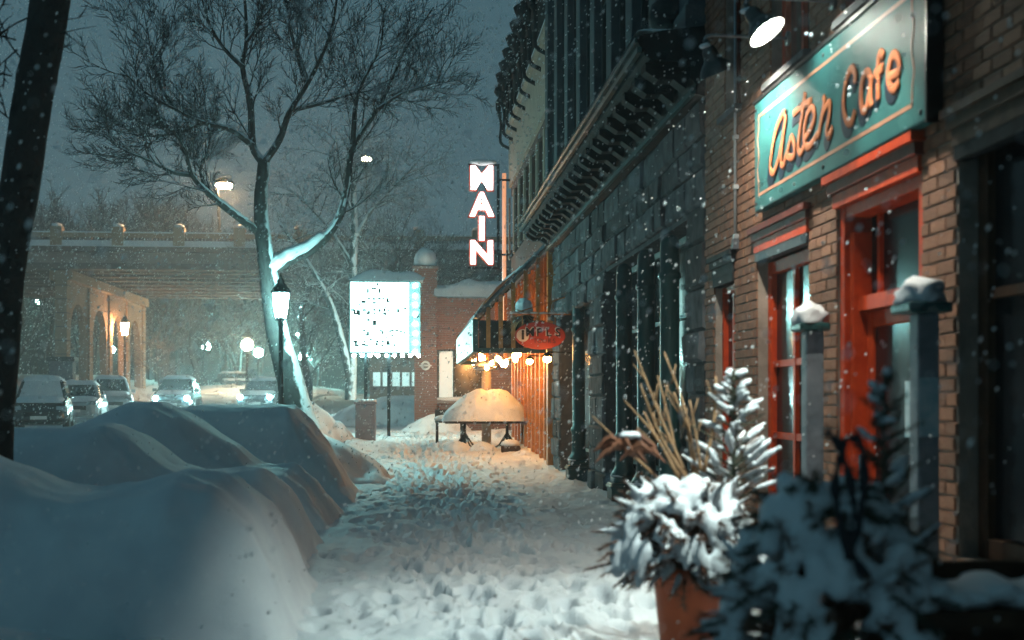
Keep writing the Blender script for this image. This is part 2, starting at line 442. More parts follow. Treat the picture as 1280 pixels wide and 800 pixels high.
buried_car(9.5, 1.5, [(-7.6, 0), (-7.3, .9), (-6.4, 1.35), (-5.0, 1.52), (-4.0, 1.48), (-3.4, 1.30), (-2.95, 1.12), (-2.55, .95), (-2.3, .91), (-2.0, .95), (-1.6, 1.02), (-1.35, .98), (-1.1, .78), (-.92, .45), (-.8, .15), (-.72, 0)],
           'largest nearest snow-buried car, its rounded hood filling the lower left', 1)
buried_car(13.0, 1.38, [(-7.4, 0), (-7.1, .8), (-6.2, .95), (-5.0, 1.15), (-3.7, 1.30), (-2.95, 1.33), (-2.7, 1.22), (-2.3, .92), (-2.1, .84), (-1.8, .84), (-1.45, .83), (-1.25, .66), (-1.05, .32), (-.9, 0)],
           'flat-roofed snow-buried car just behind the nearest mound, low hood step', 2)
buried_car(16.6, 1.45, [(-7.0, 0), (-6.6, .6), (-5.6, .85), (-4.7, 1.0), (-4.1, 1.28), (-3.5, 1.55), (-3.15, 1.57), (-2.85, 1.42), (-2.3, 1.0), (-1.95, .74), (-1.5, .68), (-1.25, .5), (-1.05, .25), (-.9, 0)],
           'snow-buried car with a peaked roof in the middle of the parked row', 3)
buried_car(20.6, 1.55, [(-6.6, 0), (-6.2, .6), (-5.2, .8), (-4.4, .95), (-3.7, 1.42), (-3.2, 1.48), (-2.2, 1.48), (-1.85, 1.46), (-1.6, 1.2), (-1.3, .82), (-1.1, .5), (-.95, .25), (-.8, 0)],
           'tall square snow-buried car at the end of the row, before the street lamp', 4)
def bank(name, X, Y, rx, ry, hz, label, seed, mat='snow', cat='snow bank', group='snow banks along the kerb'):
    def h(x, y):
        q = math.hypot((x-X)/rx, (y-Y)/ry)*(1+.22*fbm(x*.9, y*.9, seed, 3))
        z = hz*max(0, 1-q**1.8)**.8
        return gz2(Y)-.12+z+.05*fbm(x*2.2, y*2.2, seed+3, 3)*smooth(0, .3, z)
    m = blanket('', X-rx*1.15, X+rx*1.15, Y-ry*1.15, Y+ry*1.15, h, 60, 60)
    return single(name, m, 'snow', label, cat, group, smooth=True)
bank('snow_bank', -2.3, 6.3, 1.7, 1.0, .62, 'low rounded snow bank cut off by the bottom left corner', 11)
bank('snow_bank', -2.0, 24.6, 1.7, 1.6, 1.05, 'bright snow bank right behind the tall square snow-buried car', 12)
bank('snow_bank', -2.5, 30.5, 1.2, 2.0, .9, 'bright snow bank at the foot of the snow-plastered street tree', 13)
bank('snow_bank', -3.2, 37.2, 1.5, 2.4, 1.5, 'pointed snow heap left of the grey bin under the letter board', 14)
bank('snow_bank', -5.2, 36.0, 2.4, 2.5, 1.0, 'broad snow bank glowing behind the lamp post', 15)
bank('snow_bank', .9, 43.8, 1.3, 1.2, .72, 'snow drift against the foot of the brick pier', 16)
bank('snow_bank', -.3, 52, 3.2, 2.5, 1.2, 'curved snow bank in warm light below the letter board', 17)

# ================================================================== CAFE BUILDING (right)
FX = 3.1
YB = YX(881, FX)                              # joint between the stone building and the cafe
TOPZ = 7.6
cafe = thing('cafe_building', (FX, 7, 0), 'brown brick cafe building with red window frames and doors', 'building')
def zpx(px, py): return atX(px, py, FX).z
o_w0 = (YX(918, FX), YX(893, FX), .9, 2.93)
o_w1 = (YX(1011, FX), YX(946, FX), .5, 3.02)
o_dr = (YX(1152, FX), YX(1046, FX), .02, 3.10)
o_w2 = (4.2, YX(1196, FX), .7, 3.15)
o_u0 = (YX(926, FX), YX(906, FX), zpx(915, 140), 7.2)
o_u1 = (YX(1012, FX), YX(963, FX), zpx(985, 86), 7.2)
o_u2 = (YX(1100, FX), YX(1054, FX), zpx(985, 86), 7.2)
OPEN = [o_w0, o_w1, o_dr, o_w2, o_u0, o_u1, o_u2]
def in_open(y, z): return any(a < y < b and c < z < d for a, b, c, d in OPEN)
def wall_holes(y0, y1, z0, z1, holes):
    ys = sorted({y0, y1, *[min(max(h[i], y0), y1) for h in holes for i in (0, 1)]}); zs = sorted({z0, z1, *[min(max(h[i], z0), z1) for h in holes for i in (2, 3)]})
    for a, b in zip(ys, ys[1:]):
        for c, d in zip(zs, zs[1:]):
            if b-a > 1e-4 and d-c > 1e-4 and not any(h[0] < (a+b)/2 < h[1] and h[2] < (c+d)/2 < h[3] for h in holes): yield a, b, c, d
m = MB()
for a, b, c, d in wall_holes(2.0, YB, 0, TOPZ, OPEN): m.box(FX+.012, FX+.4, a, b, c, d)
wall = m.build('wall', 'mortar', cafe)
part('inner_wall', 'slate_dark', cafe, (FX+.9, FX+.95, 2, YB, 0, TOPZ))
# bricks, one by one
bricks = []
PH, PL = .085, .236
zi = 0; z = .03
rb = random.Random(5)
while z < TOPZ-.1:
    off = (zi % 2)*PL/2; y = 2.0-off
    segs = []; cuts = sorted((a, b) for a, b, c, d in OPEN if c-.02 < z+PH/2 < d+.02)
    cur = 2.0
    for a, b in cuts: segs.append((cur, a)); cur = b
    segs.append((cur, YB))
    k = 0; y = 2.0-off
    while y < YB:
        for s0, s1 in segs:
            a, b = max(y, s0+.002), min(y+PL-.012, s1-.002)
            if b-a > .04: bricks.append((a, b, z, z+PH-.012))
        y += PL
    z += PH; zi += 1
SGN_L, SGN_R = YX(946, 3.02), YX(1162, 3.02)
SGN_B, SGN_T = atX(947, 265, 3.02).z, atX(948, 130, 3.02).z
def rank(b):
    y, z = (b[0]+b[1])/2, (b[2]+b[3])/2
    px, py = proj((FX, y, z))
    vis = -20 < px < 1270 and 0 < py < 690
    hid = SGN_R-.25 < y < SGN_L-.1 and SGN_B-.05 < z < SGN_T+.12
    return (0 if (vis and not hid) else 1, y)
bricks.sort(key=rank)
bm_ = MB(); bm_.cbox(0, .1, -.5, .5, -.5, .5, 0); 
me = bpy.data.meshes.new('brick')
c = .03
bx = MB(); bx.add([(.1, -.5, -.5), (.1, .5, -.5), (.1, .5, .5), (.1, -.5, .5), (.004, -.5, -.5), (.004, .5, -.5), (.004, .5, .5), (.004, -.5, .5), (0, -.47, -.42), (0, .47, -.42), (0, .47, .42), (0, -.47, .42)],
                  [(0, 1, 2, 3)]+[(a+i, bb+i, bb+(i+1) % 4, a+(i+1) % 4) for a, bb in ((0, 4), (4, 8)) for i in range(4)]+[(8, 11, 10, 9)])
me.from_pydata(bx.v, [], bx.f); me.materials.append(M['brick']); me.update()
for i, (a, b, c, d) in enumerate(bricks[:300]):
    o = bpy.data.objects.new('brick', me); col.objects.link(o); o.parent = wall
    o.location = Vector((FX-rb.uniform(0, .007), (a+b)/2, (c+d)/2))-ORG[cafe.name]
    o.scale = (1, b-a, d-c); o.rotation_euler = (rb.gauss(0, .008), 0, rb.gauss(0, .008))
rest = MB()
for a, b, c, d in bricks[300:]:
    x = FX-rb.uniform(0, .007); v0 = len(rest.v)
    rest.add([(x+(p[0]), (a+b)/2+p[1]*(b-a), (c+d)/2+p[2]*(d-c)) for p in bx.v], bx.f)
m = rest.build('brickwork', 'brick', wall); m['kind'] = 'stuff'

def window(parent, op, rec, cols, rows, fw=.07, frame='red_paint', name='window', glass='dark_glass', X=FX):
    """framed window set back in its opening; sub-parts: mullions, rails, panes"""
    a, b, c, d = op; x0 = X+rec
    a += .003; b -= .003; c += .003; d -= .003
    w = part(name, frame, parent, (x0, x0+.09, a, a+fw, c, d), (x0, x0+.09, b-fw, b, c, d), (x0, x0+.09, a+fw, b-fw, c, c+fw), (x0, x0+.09, a+fw, b-fw, d-fw, d))
    soften(w, .008)
    ys = [lerp(a+fw, b-fw, t) for t in cols]; zs = [lerp(c+fw, d-fw, t) for t in rows]
    for y in ys[1:-1]: part('mullion', frame, w, (x0+.012, x0+.078, y-.028, y+.028, c+fw, d-fw))
    for z in zs[1:-1]: part('rail', frame, w, (x0+.017, x0+.073, a+fw, b-fw, z-.028, z+.028))
    for y0, y1 in zip(ys, ys[1:]):
        for z0, z1 in zip(zs, zs[1:]): part('pane', glass, w, (x0+.05, x0+.056, y0+.001, y1-.001, z0+.001, z1-.001))
    return w
def lintel(parent, op, mats=('red_dark', 'dark_paint', 'red_paint'), over=.08, hh=.2, X=FX):
    a, b, c, d = op; z0 = d-hh
    L = part('lintel', mats[0], parent, (X-.07, X+.05, a-over, b+over, d+.05, d+.10), (X-.045, X+.05, a-over*.6, b+over*.6, d-.02, d+.05))
    part('moulding', mats[2], L, (X-.025, X+.05, a-.012, b+.012, z0+.08, d-.022))
    part('fascia', mats[1], L, (X-.02, X+.06, a+.004, b-.004, z0, z0+.08))
    return L
window(cafe, (o_w0[0], o_w0[1], o_w0[2], o_w0[3]-.2), .08, (0, .5, 1), (0, .55, 1), .06); lintel(cafe, o_w0, ('dark_iron', 'dark_iron', 'dark_iron'))
part('sill', 'stone_back', cafe, (FX-.09, FX+.1, o_w0[0]-.06, o_w0[1]+.06, o_w0[2]-.1, o_w0[2]-.002))
window(cafe, (o_w1[0], o_w1[1], o_w1[2], o_w1[3]-.2), .10, (0, .5, 1), (0, .32, .62, 1), .11); lintel(cafe, o_w1)
part('sill', 'stone_back', cafe, (FX-.10, FX+.1, o_w1[0]-.06, o_w1[1]+.06, o_w1[2]-.12, o_w1[2]-.002))
for op, cat_ in ((o_u0, 0), (o_u1, 1), (o_u2, 1)):
    window(cafe, op, .10, (0, .5, 1), (0, .4, 1), .10, 'red_paint' if cat_ else 'red_dark')
    sl = part('sill', 'stone_back', cafe, (FX-.07, FX+.1, op[0]-.05, op[1]+.05, op[2]-.06, op[2]-.002))
    m = MB(); m.blob((FX-.035, (op[0]+op[1])/2, op[2]+.0), (.03, (op[1]-op[0])/2, .02), 2, .3, 4, 3); m.build('snow', 'snow', sl, True)
# doorway
a, b, c, d = o_dr
dw = part('door_surround', 'red_paint', cafe, (FX+.02, FX+.30, b-.10, b-.003, c, d-.003), (FX+.06, FX+.30, b-.17, b-.10, c, d-.30),
          (FX+.02, FX+.30, a+.003, a+.10, c, d-.003), (FX+.03, FX+.30, a+.10, b-.10, d-.20, d-.004)); soften(dw)
part('head_moulding', 'red_paint', dw, (FX-.09, FX+.05, a-.05, b+.08, d+.06, d+.12)); part('head_moulding', 'red_dark', dw, (FX-.06, FX+.05, a-.03, b+.05, d-.02, d+.058))
part('head_moulding', 'red_paint', dw, (FX-.03, FX+.02, a-.01, b+.008, d-.12, d-.022))
TB = 2.28
part('transom_bar', 'red_paint', dw, (FX+.10, FX+.30, a+.10, b-.17, TB-.05, TB+.05))
part('transom_pane', 'dark_glass', dw, (FX+.20, FX+.206, a+.10, b-.17, TB+.05, d-.20))
part('transom_bar', 'red_paint', dw, (FX+.17, FX+.23, b-.40, b-.35, TB+.052, d-.202))
dl = part('door', 'red_paint', cafe, (FX+.16, FX+.22, b-.28, b-.175, c+.02, TB-.055), (FX+.16, FX+.22, a+.10, a+.21, c+.02, TB-.055), (FX+.162, FX+.218, a+.21, b-.28, TB-.17, TB-.056), (FX+.162, FX+.218, a+.21, b-.28, c+.02, c+.3)); soften(dl)
part('pane', 'dark_glass', dl, (FX+.186, FX+.192, a+.211, b-.281, c+.301, TB-.171))
m = MB(); m.tube([(FX+.15, b-.23, .95), (FX+.09, b-.23, .98), (FX+.09, b-.23, 1.2), (FX+.15, b-.23, 1.23)], .012, 8); m.build('handle', 'chrome', dl, True)
part('notice', 'poster_blue', dl, (FX+.182, FX+.185, a+.45, a+.72, 1.35, 1.72))
window(cafe, o_w2, .12, (0, .33, .66, 1), (0, .62, 1), .12, 'dark_wood', 'shop_window'); lintel(cafe, o_w2, ('dark_wood', 'dark_iron', 'dark_wood'))
# conduit down the brick
Yc = YX(919, FX-.03)
m = MB(); zt = zpx(919, 125); zb = zpx(919, 300)
m.tube([(FX-.03, Yc, zt+1.4), (FX-.03, Yc, zb)], .014, 8); 
pp = m.build('conduit', 'grey_metal', cafe, True)
for t in (0, .35, .7): part('clip', 'grey_metal', pp, (FX-.05, FX, Yc-.03, Yc+.03, lerp(zb, zt, t), lerp(zb, zt, t)+.04))
part('conduit_box', 'dark_paint', pp, (FX-.06, FX, Yc-.04, Yc+.04, zb-.1, zb-.005))

# ------------------------------------------------------------------ hanging sign board on the cafe wall
SX = 3.0
sign = thing('cafe_sign', (SX, (SGN_L+SGN_R)/2, SGN_B), 'long teal sign board lettered Aster Cafe in orange script', 'sign')
bo = part('board', 'sign_teal', sign, (SX, FX-.012, SGN_R, SGN_L, SGN_B, SGN_T)); soften(bo, .012)
part('edge_frame', 'black_metal', sign, (SX-.012, FX-.012, SGN_R-.02, SGN_L+.02, SGN_T+.002, SGN_T+.03), (SX-.012, FX-.012, SGN_R-.03, SGN_R-.003, SGN_B-.02, SGN_T))
i_ = .13
for (ya, za, yb, zb) in ((SGN_L-i_, SGN_B+i_, SGN_R+i_*1.6, SGN_B+i_), (SGN_L-i_, SGN_T-i_, SGN_R+i_*1.6, SGN_T-i_)):
    part('border_line', 'sign_line', sign, (SX-.003, SX+.002, ya, yb, za-.013, za+.013))
for ya, sg in ((SGN_L-i_, -1), (SGN_R+i_*1.6, 1)):
    m = MB(); m.tube(catmull([(SX-.001, ya, SGN_B+i_), (SX-.001, ya-.06*sg*0, SGN_B+i_+.1), (SX-.001, ya-.03*sg, SGN_B+i_+.2), (SX-.001, ya, SGN_B+i_+.3), (SX-.001, ya, SGN_T-i_-.3), (SX-.001, ya-.03*sg, SGN_T-i_-.2), (SX-.001, ya, SGN_T-i_-.1), (SX-.001, ya, SGN_T-i_)]), .013, 6, True, .2); m.build('border_line', 'sign_line', sign, True)
for y in (SGN_L-.05, (SGN_L+SGN_R)/2, SGN_R+.08):
    for z in (SGN_B+.06, SGN_T-.06):
        m = MB(); m.blob((SX, y, z), (.012, .02, .02), 1, 0); m.build('bolt', 'black_metal', sign, True)
def Z4(p): return (940+p[0]/3.809, 60+p[1]/3.809)
LET = {'A': [[(168, 312), (150, 318), (118, 400), (98, 510), (92, 575), (106, 596), (128, 540), (150, 440), (168, 330)], [(166, 316), (152, 440), (144, 535), (150, 560), (165, 540)]],
       's': [[(158, 545), (178, 480), (194, 425), (208, 470), (206, 510), (188, 522), (172, 512)]],
       't': [[(258, 212), (245, 310), (230, 420), (226, 480), (236, 500), (252, 470)], [(204, 312), (240, 280), (288, 252)]],
       'e': [[(252, 440), (282, 390), (302, 335), (298, 292), (280, 290), (260, 350), (254, 430), (264, 470), (285, 462), (318, 410)]],
       'r': [[(345, 232), (350, 262), (338, 330), (320, 430)], [(334, 340), (352, 290), (376, 262), (374, 320), (362, 390), (370, 422), (388, 380)]],
       'C': [[(498, 168), (498, 122), (484, 98), (466, 118), (448, 190), (442, 280), (456, 348), (480, 352), (496, 300)]],
       'a': [[(572, 150), (560, 118), (542, 125), (528, 180), (525, 255), (535, 298), (552, 280), (570, 190)], [(574, 130), (570, 230), (576, 280)]],
       'f': [[(634, 38), (618, 26), (608, 60), (606, 150), (606, 255)], [(588, 126), (632, 92)]],
       'é': [[(656, 140), (704, 112), (704, 60), (688, 32), (668, 50), (655, 120), (660, 178), (682, 196), (706, 160)]]}
for ch, strokes in LET.items():
    ms, ml = MB(), MB()
    for st in strokes:
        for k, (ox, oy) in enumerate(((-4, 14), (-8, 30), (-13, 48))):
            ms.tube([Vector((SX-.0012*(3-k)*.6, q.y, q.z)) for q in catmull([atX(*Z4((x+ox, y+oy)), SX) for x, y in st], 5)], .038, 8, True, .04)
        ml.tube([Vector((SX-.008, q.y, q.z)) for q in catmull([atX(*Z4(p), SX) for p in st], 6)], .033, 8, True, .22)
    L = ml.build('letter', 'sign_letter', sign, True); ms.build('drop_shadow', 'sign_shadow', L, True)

# ------------------------------------------------------------------ gooseneck lamps over the sign
def gooseneck(px, py, X, label, mat, tilt, yaw=0, bz=0.0, skirt=0.0):
    """px,py: where the shade's neck sits"""
    P0 = atX(px, py, X)
    g = thing('gooseneck_lamp', (FX, P0.y, P0.z), label, 'lamp', 'gooseneck sign lamps')
    m = MB(); m.tube(catmull([(FX, P0.y, P0.z+.04), (X+.2, P0.y, P0.z+.05), (X+.03, P0.y, P0.z+.05), (X-.02, P0.y, P0.z+.02), (X, P0.y, P0.z-.04)], 5), .013, 8); m.build('arm', 'grey_metal', g, True)
    m = MB(); m.lathe([(.06, 0), (.06, .02), (.0, .02)], n=14, mat=Matrix.Translation((FX, P0.y, P0.z+.04)) @ Matrix.Rotation(R(-90), 4, 'Y')); m.build('wall_plate', 'shade_metal', g, True)
    Tm = Matrix.Translation((X, P0.y, P0.z-.03)) @ Matrix.Rotation(yaw, 4, 'Z') @ Matrix.Rotation(-tilt, 4, 'Y')
    m = MB(); m.lathe([(.022, .05), (.026, 0), (.05, -.02), (.062, -.06), (.066, -.11), (.085, -.135), (.115, -.165), (.14, -.21), (.146, -.235), (.147, -.236-skirt), (.143, -.236-skirt)], n=28, mat=Tm)
    m.f.pop(); m.m.pop(); m.build('shade', 'shade_metal', g, True)
    m = MB(); m.lathe([(.141, -.233-skirt), (.140, -.232), (.133, -.205), (.108, -.165), (.078, -.135), (.058, -.11), (.0, -.09)], n=28, mat=Tm); m.f.pop(0) if len(m.f[0]) > 4 else None; m.f = [f for f in m.f if len(f) == 4]; m.m = [0]*len(m.f); m.build('reflector', 'shade_inside' if not skirt else 'black_metal', g, True)
    m = MB(); m.lathe([(.0, -.19+bz), (.035, -.182+bz), (.05, -.16+bz), (.045, -.135+bz), (.02, -.115+bz), (.0, -.112+bz)], n=20, mat=Tm); m.build('bulb', mat, g, True)
    m = MB(); m.blob(Tm @ Vector((-.02, 0, .0)), (.05, .05, .022), 2, .3, 3, 5); m.build('snow', 'snow', g, True)
gooseneck(884, 52, 2.42, 'dark gooseneck lamp turned to the wall beside the cornice end', 'lamp_gooseneck_b', R(26), R(24))
gooseneck(936, 6, 2.46, 'gooseneck lamp above the sign showing its glowing white mouth', 'lamp_gooseneck', R(36), R(-34))
gooseneck(990, -104, 2.42, 'gooseneck lamp cut off by the upper frame edge above the sign', 'lamp_gooseneck_b', R(10), R(-20), .055, .14)
gooseneck(*proj((2.5, 5.75, 4.45)), 2.5, 'gooseneck lamp beyond the upper frame edge, aimed along the cafe front at the orange pot', 'lamp_flood', R(-35), R(-60), .055, .265)
# unseen awning, added only to shade the right bay and the second pot
aw = thing('added_shade_awning', (FX, 4.4, 3.9), 'unseen dark awning added to shade the shop window at right', 'awning')
m = MB(); m.add([(FX-.01, 1.2, 4.75), (FX-.01, 5.2, 4.75), (1.15, 5.2, 4.05), (1.15, 1.2, 4.05), (FX-.01, 1.2, 4.72), (FX-.01, 5.2, 4.72), (1.15, 5.2, 4.02), (1.15, 1.2, 4.02)], [(0, 1, 2, 3), (7, 6, 5, 4), (0, 4, 5, 1), (1, 5, 6, 2), (2, 6, 7, 3), (3, 7, 4, 0)]); m.build('canvas', 'dark_cloth', aw)
m = MB()
for y in (1.25, 3.2, 5.15): m.tube([(FX-.01, y, 4.0), (1.18, y, 4.0)], .015, 6); m.tube([(FX-.01, y, 4.69), (1.18, y, 4.0)], .015, 6)
m.build('frame', 'dark_iron', aw)

# ================================================================== STONE BUILDING
YS1 = YX(691, FX)                                         # far end of the stone front
stone = thing('stone_building', (FX, (YB+YS1)/2, 0), 'grey stone building with green iron columns and deep dark cornice', 'building')
CZ = 4.78
bay1 = (YX(858, FX), YX(755, FX), .0, 3.62)               # tall bay with three columns
bay2 = (YX(737, FX), YX(700, FX), .0, 3.45)
# order by y
b1 = (min(bay1[:2]), max(bay1[:2]), 0, 3.62); b2 = (min(bay2[:2]), max(bay2[:2]), 0, 3.45)
m = MB()
for a, b, c, d in wall_holes(YB, YS1, 0, 10.7, [b1, b2]): m.box(FX+.03, FX+.5, a+.001, b-.001, c, d)
sw = m.build('wall', 'stone_back', stone)
rs = random.Random(9)
def stone_row(y0, y1, z0, z1, wmin=.5, wmax=1.2, proud=.055):
    y = y0
    while y < y1-.05:
        wd = rs.uniform(wmin, wmax); e = min(y+wd, y1)
        if y1-e < .2: e = y1
        mm = MB(); p = rs.uniform(0, proud); mm.cbox(FX-p, FX+.06, y+.008, e-.008, z0+.008, z1-.008, .03, .012); mm.build('stone_block', 'stone', sw)
        y = e
z = 0
while z < CZ-.1:
    hgt = min(rs.uniform(.30, .52), CZ-z)
    cuts = []
    for o in (b1, b2):
        if z+hgt*.5 < o[3]: cuts.append(o[:2])
    cur = YB
    for a, b in sorted(cuts): 
        if a-cur > .12: stone_row(cur, a, z, z+hgt)
        cur = b
    if YS1-cur > .12: stone_row(cur, YS1, z, z+hgt)
    z += hgt
# dark shopfront glass behind the columns
for o in (b1, b2):
    w_ = window(stone, (o[0], o[1], .0, o[3]), .30, (0, .2, .4, .6, .8, 1) if o is b1 else (0, .5, 1), (0, .16, .74, 1), .09, 'green_iron', 'shop_window')
def iron_column(Y, H, label=None, r=.13):
    m = MB(); x = FX+.05
    m.box(x-.22, x+.2, Y-.22, Y+.22, 0, .38); m.box(x-.18, x+.17, Y-.18, Y+.18, .38, .46); m.box(x-.24, x+.2, Y-.24, Y+.24, .30, .345)
    c_ = m.build('column', 'green_iron', stone); soften(c_, .02)
    m = MB(); m.lathe([(.19, .46), (.2, .5), (.17, .55), (.14, .60), (r, .66), (r, .95), (r+.02, 1.0), (r+.02, 1.06), (r-.01, 1.1), (r-.012, H-.55), (r+.012, H-.53), (r+.012, H-.48), (r-.012, H-.46), (r-.012, H-.14), (r-.02, H-.08), (r-.05, H-.03), (.03, H)], (x, Y, 0), 18); m.build('shaft', 'green_iron', c_, True)
    m = MB(); m.blob((x-.1, Y, .475), (.1, .19, .03), 2, .3, 4, Y); m.build('snow', 'snow', c_, True)
    return c_
for px in (832, 803, 776): iron_column(YX(px, FX), 3.60)
iron_column(YX(720, FX), 3.40); 
# cornice
cn_y0, cn_y1, CO = YB-.02, 27.6, 2.40
m = MB()
prof = [(CO, 5.40), (CO-.02, 5.36), (CO, 5.30), (CO+.05, 5.26), (CO+.05, 5.20), (CO+.12, 5.16), (FX-.16, 5.12), (FX-.16, 4.98), (FX-.10, 4.90), (FX-.10, 4.80), (FX-.002, 4.78), (FX-.002, 5.52), (CO+.25, 5.46)]
n_ = len(prof)
m.add([(x, cn_y0, z) for x, z in prof]+[(x, cn_y1, z) for x, z in prof], [tuple(range(n_))[::-1], tuple(range(n_, 2*n_))]+[(i, (i+1) % n_, n_+(i+1) % n_, n_+i) for i in range(n_)])
cor = m.build('cornice', 'dark_iron', stone)
part('moulding', 'green_iron', cor, (CO-.045, CO-.021, cn_y0, cn_y1, 5.325, 5.385)); part('moulding', 'green_iron', cor, (CO-.02, CO+.03, cn_y0+.01, cn_y1-.01, 5.225, 5.285))
part('moulding', 'green_iron', cor, (FX-.15, FX-.102, cn_y0, cn_y1, 4.80, 4.86))
nb = 22
br = MB(); br.add([(CO+.10, -.11, 5.17), (CO+.10, -.11, 5.08), (CO+.24, -.11, 4.99), (FX-.30, -.11, 5.0), (FX-.16, -.11, 4.90), (FX-.16, -.11, 5.17)]+[(CO+.10, .11, 5.17), (CO+.10, .11, 5.08), (CO+.24, .11, 4.99), (FX-.30, .11, 5.0), (FX-.16, .11, 4.90), (FX-.16, .11, 5.17)],
                  [(0, 1, 2, 3, 4, 5), (11, 10, 9, 8, 7, 6)]+[(i, (i+6), 6+(i+1) % 6, (i+1) % 6) for i in range(6)])
bme = bpy.data.meshes.new('bracket'); bme.from_pydata(br.v, [], br.f); bme.materials.append(M['dark_iron']); bme.update()
for i in range(nb):
    o = bpy.data.objects.new('bracket', bme); col.objects.link(o); o.parent = cor; o.location = Vector((0, lerp(cn_y0+.3, cn_y1-.3, i/(nb-1)), -.002))-ORG[stone.name]
def csnow(x, y): return 5.40+.10*(.5+.5*nz(x*3, y*.9, 4))*smooth(CO-.03, CO+.1, x)*smooth(cn_y0-.02, cn_y0+.08, y)+.05
m = blanket('', CO-.02, FX-.004, cn_y0, cn_y1-.1, csnow, 8, 160); m.build('snow', 'snow', cor, True)
# upper storeys: pilasters and deep window slots
n_p = 9
for i in range(n_p):
    y = lerp(cn_y0+.35, cn_y1-.25, i/(n_p-1))
    p_ = part('pilaster', 'slate_upper', stone, (FX-.16, FX+.05, y-.24, y+.24, 5.53, 10.4)); soften(p_, .02)
    part('pilaster_base', 'slate_upper', p_, (FX-.20, FX+.04, y-.30, y+.30, 5.50, 5.75))
for i in range(n_p-1):
    y0 = lerp(cn_y0+.35, cn_y1-.25, i/(n_p-1))+.24; y1 = lerp(cn_y0+.35, cn_y1-.25, (i+1)/(n_p-1))-.24
    window(stone, (y0+.12, y1-.12, 6.0, 9.6), -.055, (0, .5, 1), (0, .5, 1), .07, 'slate_dark')
    sp = part('sill', 'slate_upper', stone, (FX-.10, FX+.02, y0+.01, y1-.01, 5.86, 5.96))
m = MB(); m.lathe([(.30, 0), (.34, .1), (.3, .25), (.2, .3), (.26, .5), (.3, .6), (.0, .75)], (FX-.1, YX(848, FX-.1), 5.75), 14); m.build('stone_finial', 'slate_dark', stone, True)
# ================================================================== SECOND BUILDING (brown brick with beige band) behind it
YE = 39.0
brown = thing('brick_row_building', (FX, 33, 0), 'dark brown brick building with beige band and ornate roof cornice', 'building')
Yn = YS1+.01
zb1 = atX(690, 34, FX).z; zb0 = atX(690, 128, FX).z
st_open = (Yn+.5, YE-.6, .2, 4.9)
m = MB()
upw = [(lerp(Yn+.4, YE-.9, i/6), lerp(Yn+.4, YE-.9, i/6)+1.05, 5.9, zb0-.25) for i in range(7)]
for a, b, c, d in wall_holes(Yn, YE, 0, 10.9, upw+[st_open]): m.box(FX+.02, FX+.6, a, b, c, d)
bw = m.build('wall', 'brown_brick_upper', brown)
part('end_wall', 'brown_brick_upper', brown, (FX+.61, FX+9, YE-.3, YE-.001, 0, 10.9))
part('stone_band', 'beige_stone', brown, (FX-.06, FX+.018, Yn+.02, YE-.02, zb0, zb1)); part('stone_band', 'beige_stone', brown, (FX-.16, FX+.016, Yn+.02, YE-.02, zb1+.002, zb1+.12))
m = MB(); m.box(FX-.15, FX-.02, Yn+.03, YE-.03, zb1+.122, zb1+.2); m.build('band_snow', 'snow', brown)
part('upper_cladding', 'teal_wall', brown, (FX-.03, FX+.017, Yn+.02, YE-.02, zb1+.21, 10.2))
for i, o in enumerate(upw): window(brown, o, .14, (0, .5, 1), (0, .5, 1), .08, 'slate_dark'); part('pier_strip', 'beige_stone', brown, (FX-.03, FX+.019, o[1]+.1, o[1]+.35, 5.9, zb0-.25))
rc = part('roof_cornice', 'dark_iron', brown, (FX-.25, FX+.3, Yn, YE, 10.35, 10.6), (FX-.38, FX+.3, Yn, YE, 10.6, 10.8))
for i in range(9):
    y = lerp(Yn+.6, YE-.2, i/8); m = MB(); m.lathe([(.16, 0), (.24, .12), (.2, .3), (.1, .4), (.17, .55), (.2, .66), (.0, .84)], (FX-.28, y, 10.8), 10); m.blob((FX-.38, y, 10.5), (.1, .16, .28), 1, .3, 3, i); m.build('finial', 'dark_iron', rc, True)
    m = MB(); m.blob((FX-.3, y, 11.5), (.14, .14, .12), 1, .2, 2, i); m.build('finial_snow', 'snow', rc, True)
    m = MB(); m.tube(catmull([(FX-.02, y, 9.2), (FX-.32, y, 9.4), (FX-.3, y, 9.9), (FX-.36, y, 10.3)], 3), [.05]*9+[.1], 6); m.build('console', 'dark_iron', rc, True)
# timber storefront below, warm-lit
sf = part('storefront', 'brown_brick_upper', brown, (FX+.42, FX+.5, st_open[0], st_open[1], .2, 4.9))
for i in range(11):
    y = lerp(st_open[0]+.12, st_open[1]-.12, i/10); part('timber_post', 'amber_wood', sf, (FX-.02, FX+.20, y-.1, y+.1, .05, 4.85))
for i in range(10):
    y0 = lerp(st_open[0]+.12, st_open[1]-.12, i/10)+.1; y1 = lerp(st_open[0]+.12, st_open[1]-.12, (i+1)/10)-.1
    part('timber_panel', 'amber_wood', sf, (FX+.12, FX+.16, y0, y1, .1, .95)); part('pane', 'dark_glass', sf, (FX+.14, FX+.146, y0, y1, .95, 3.9)); part('timber_rail', 'amber_wood', sf, (FX+.06, FX+.17, y0, y1, 2.75, 2.9))
part('corner_post', 'amber_wood', brown, (FX-.10, FX+.018, Yn+.05, Yn+.40, .05, 4.9))
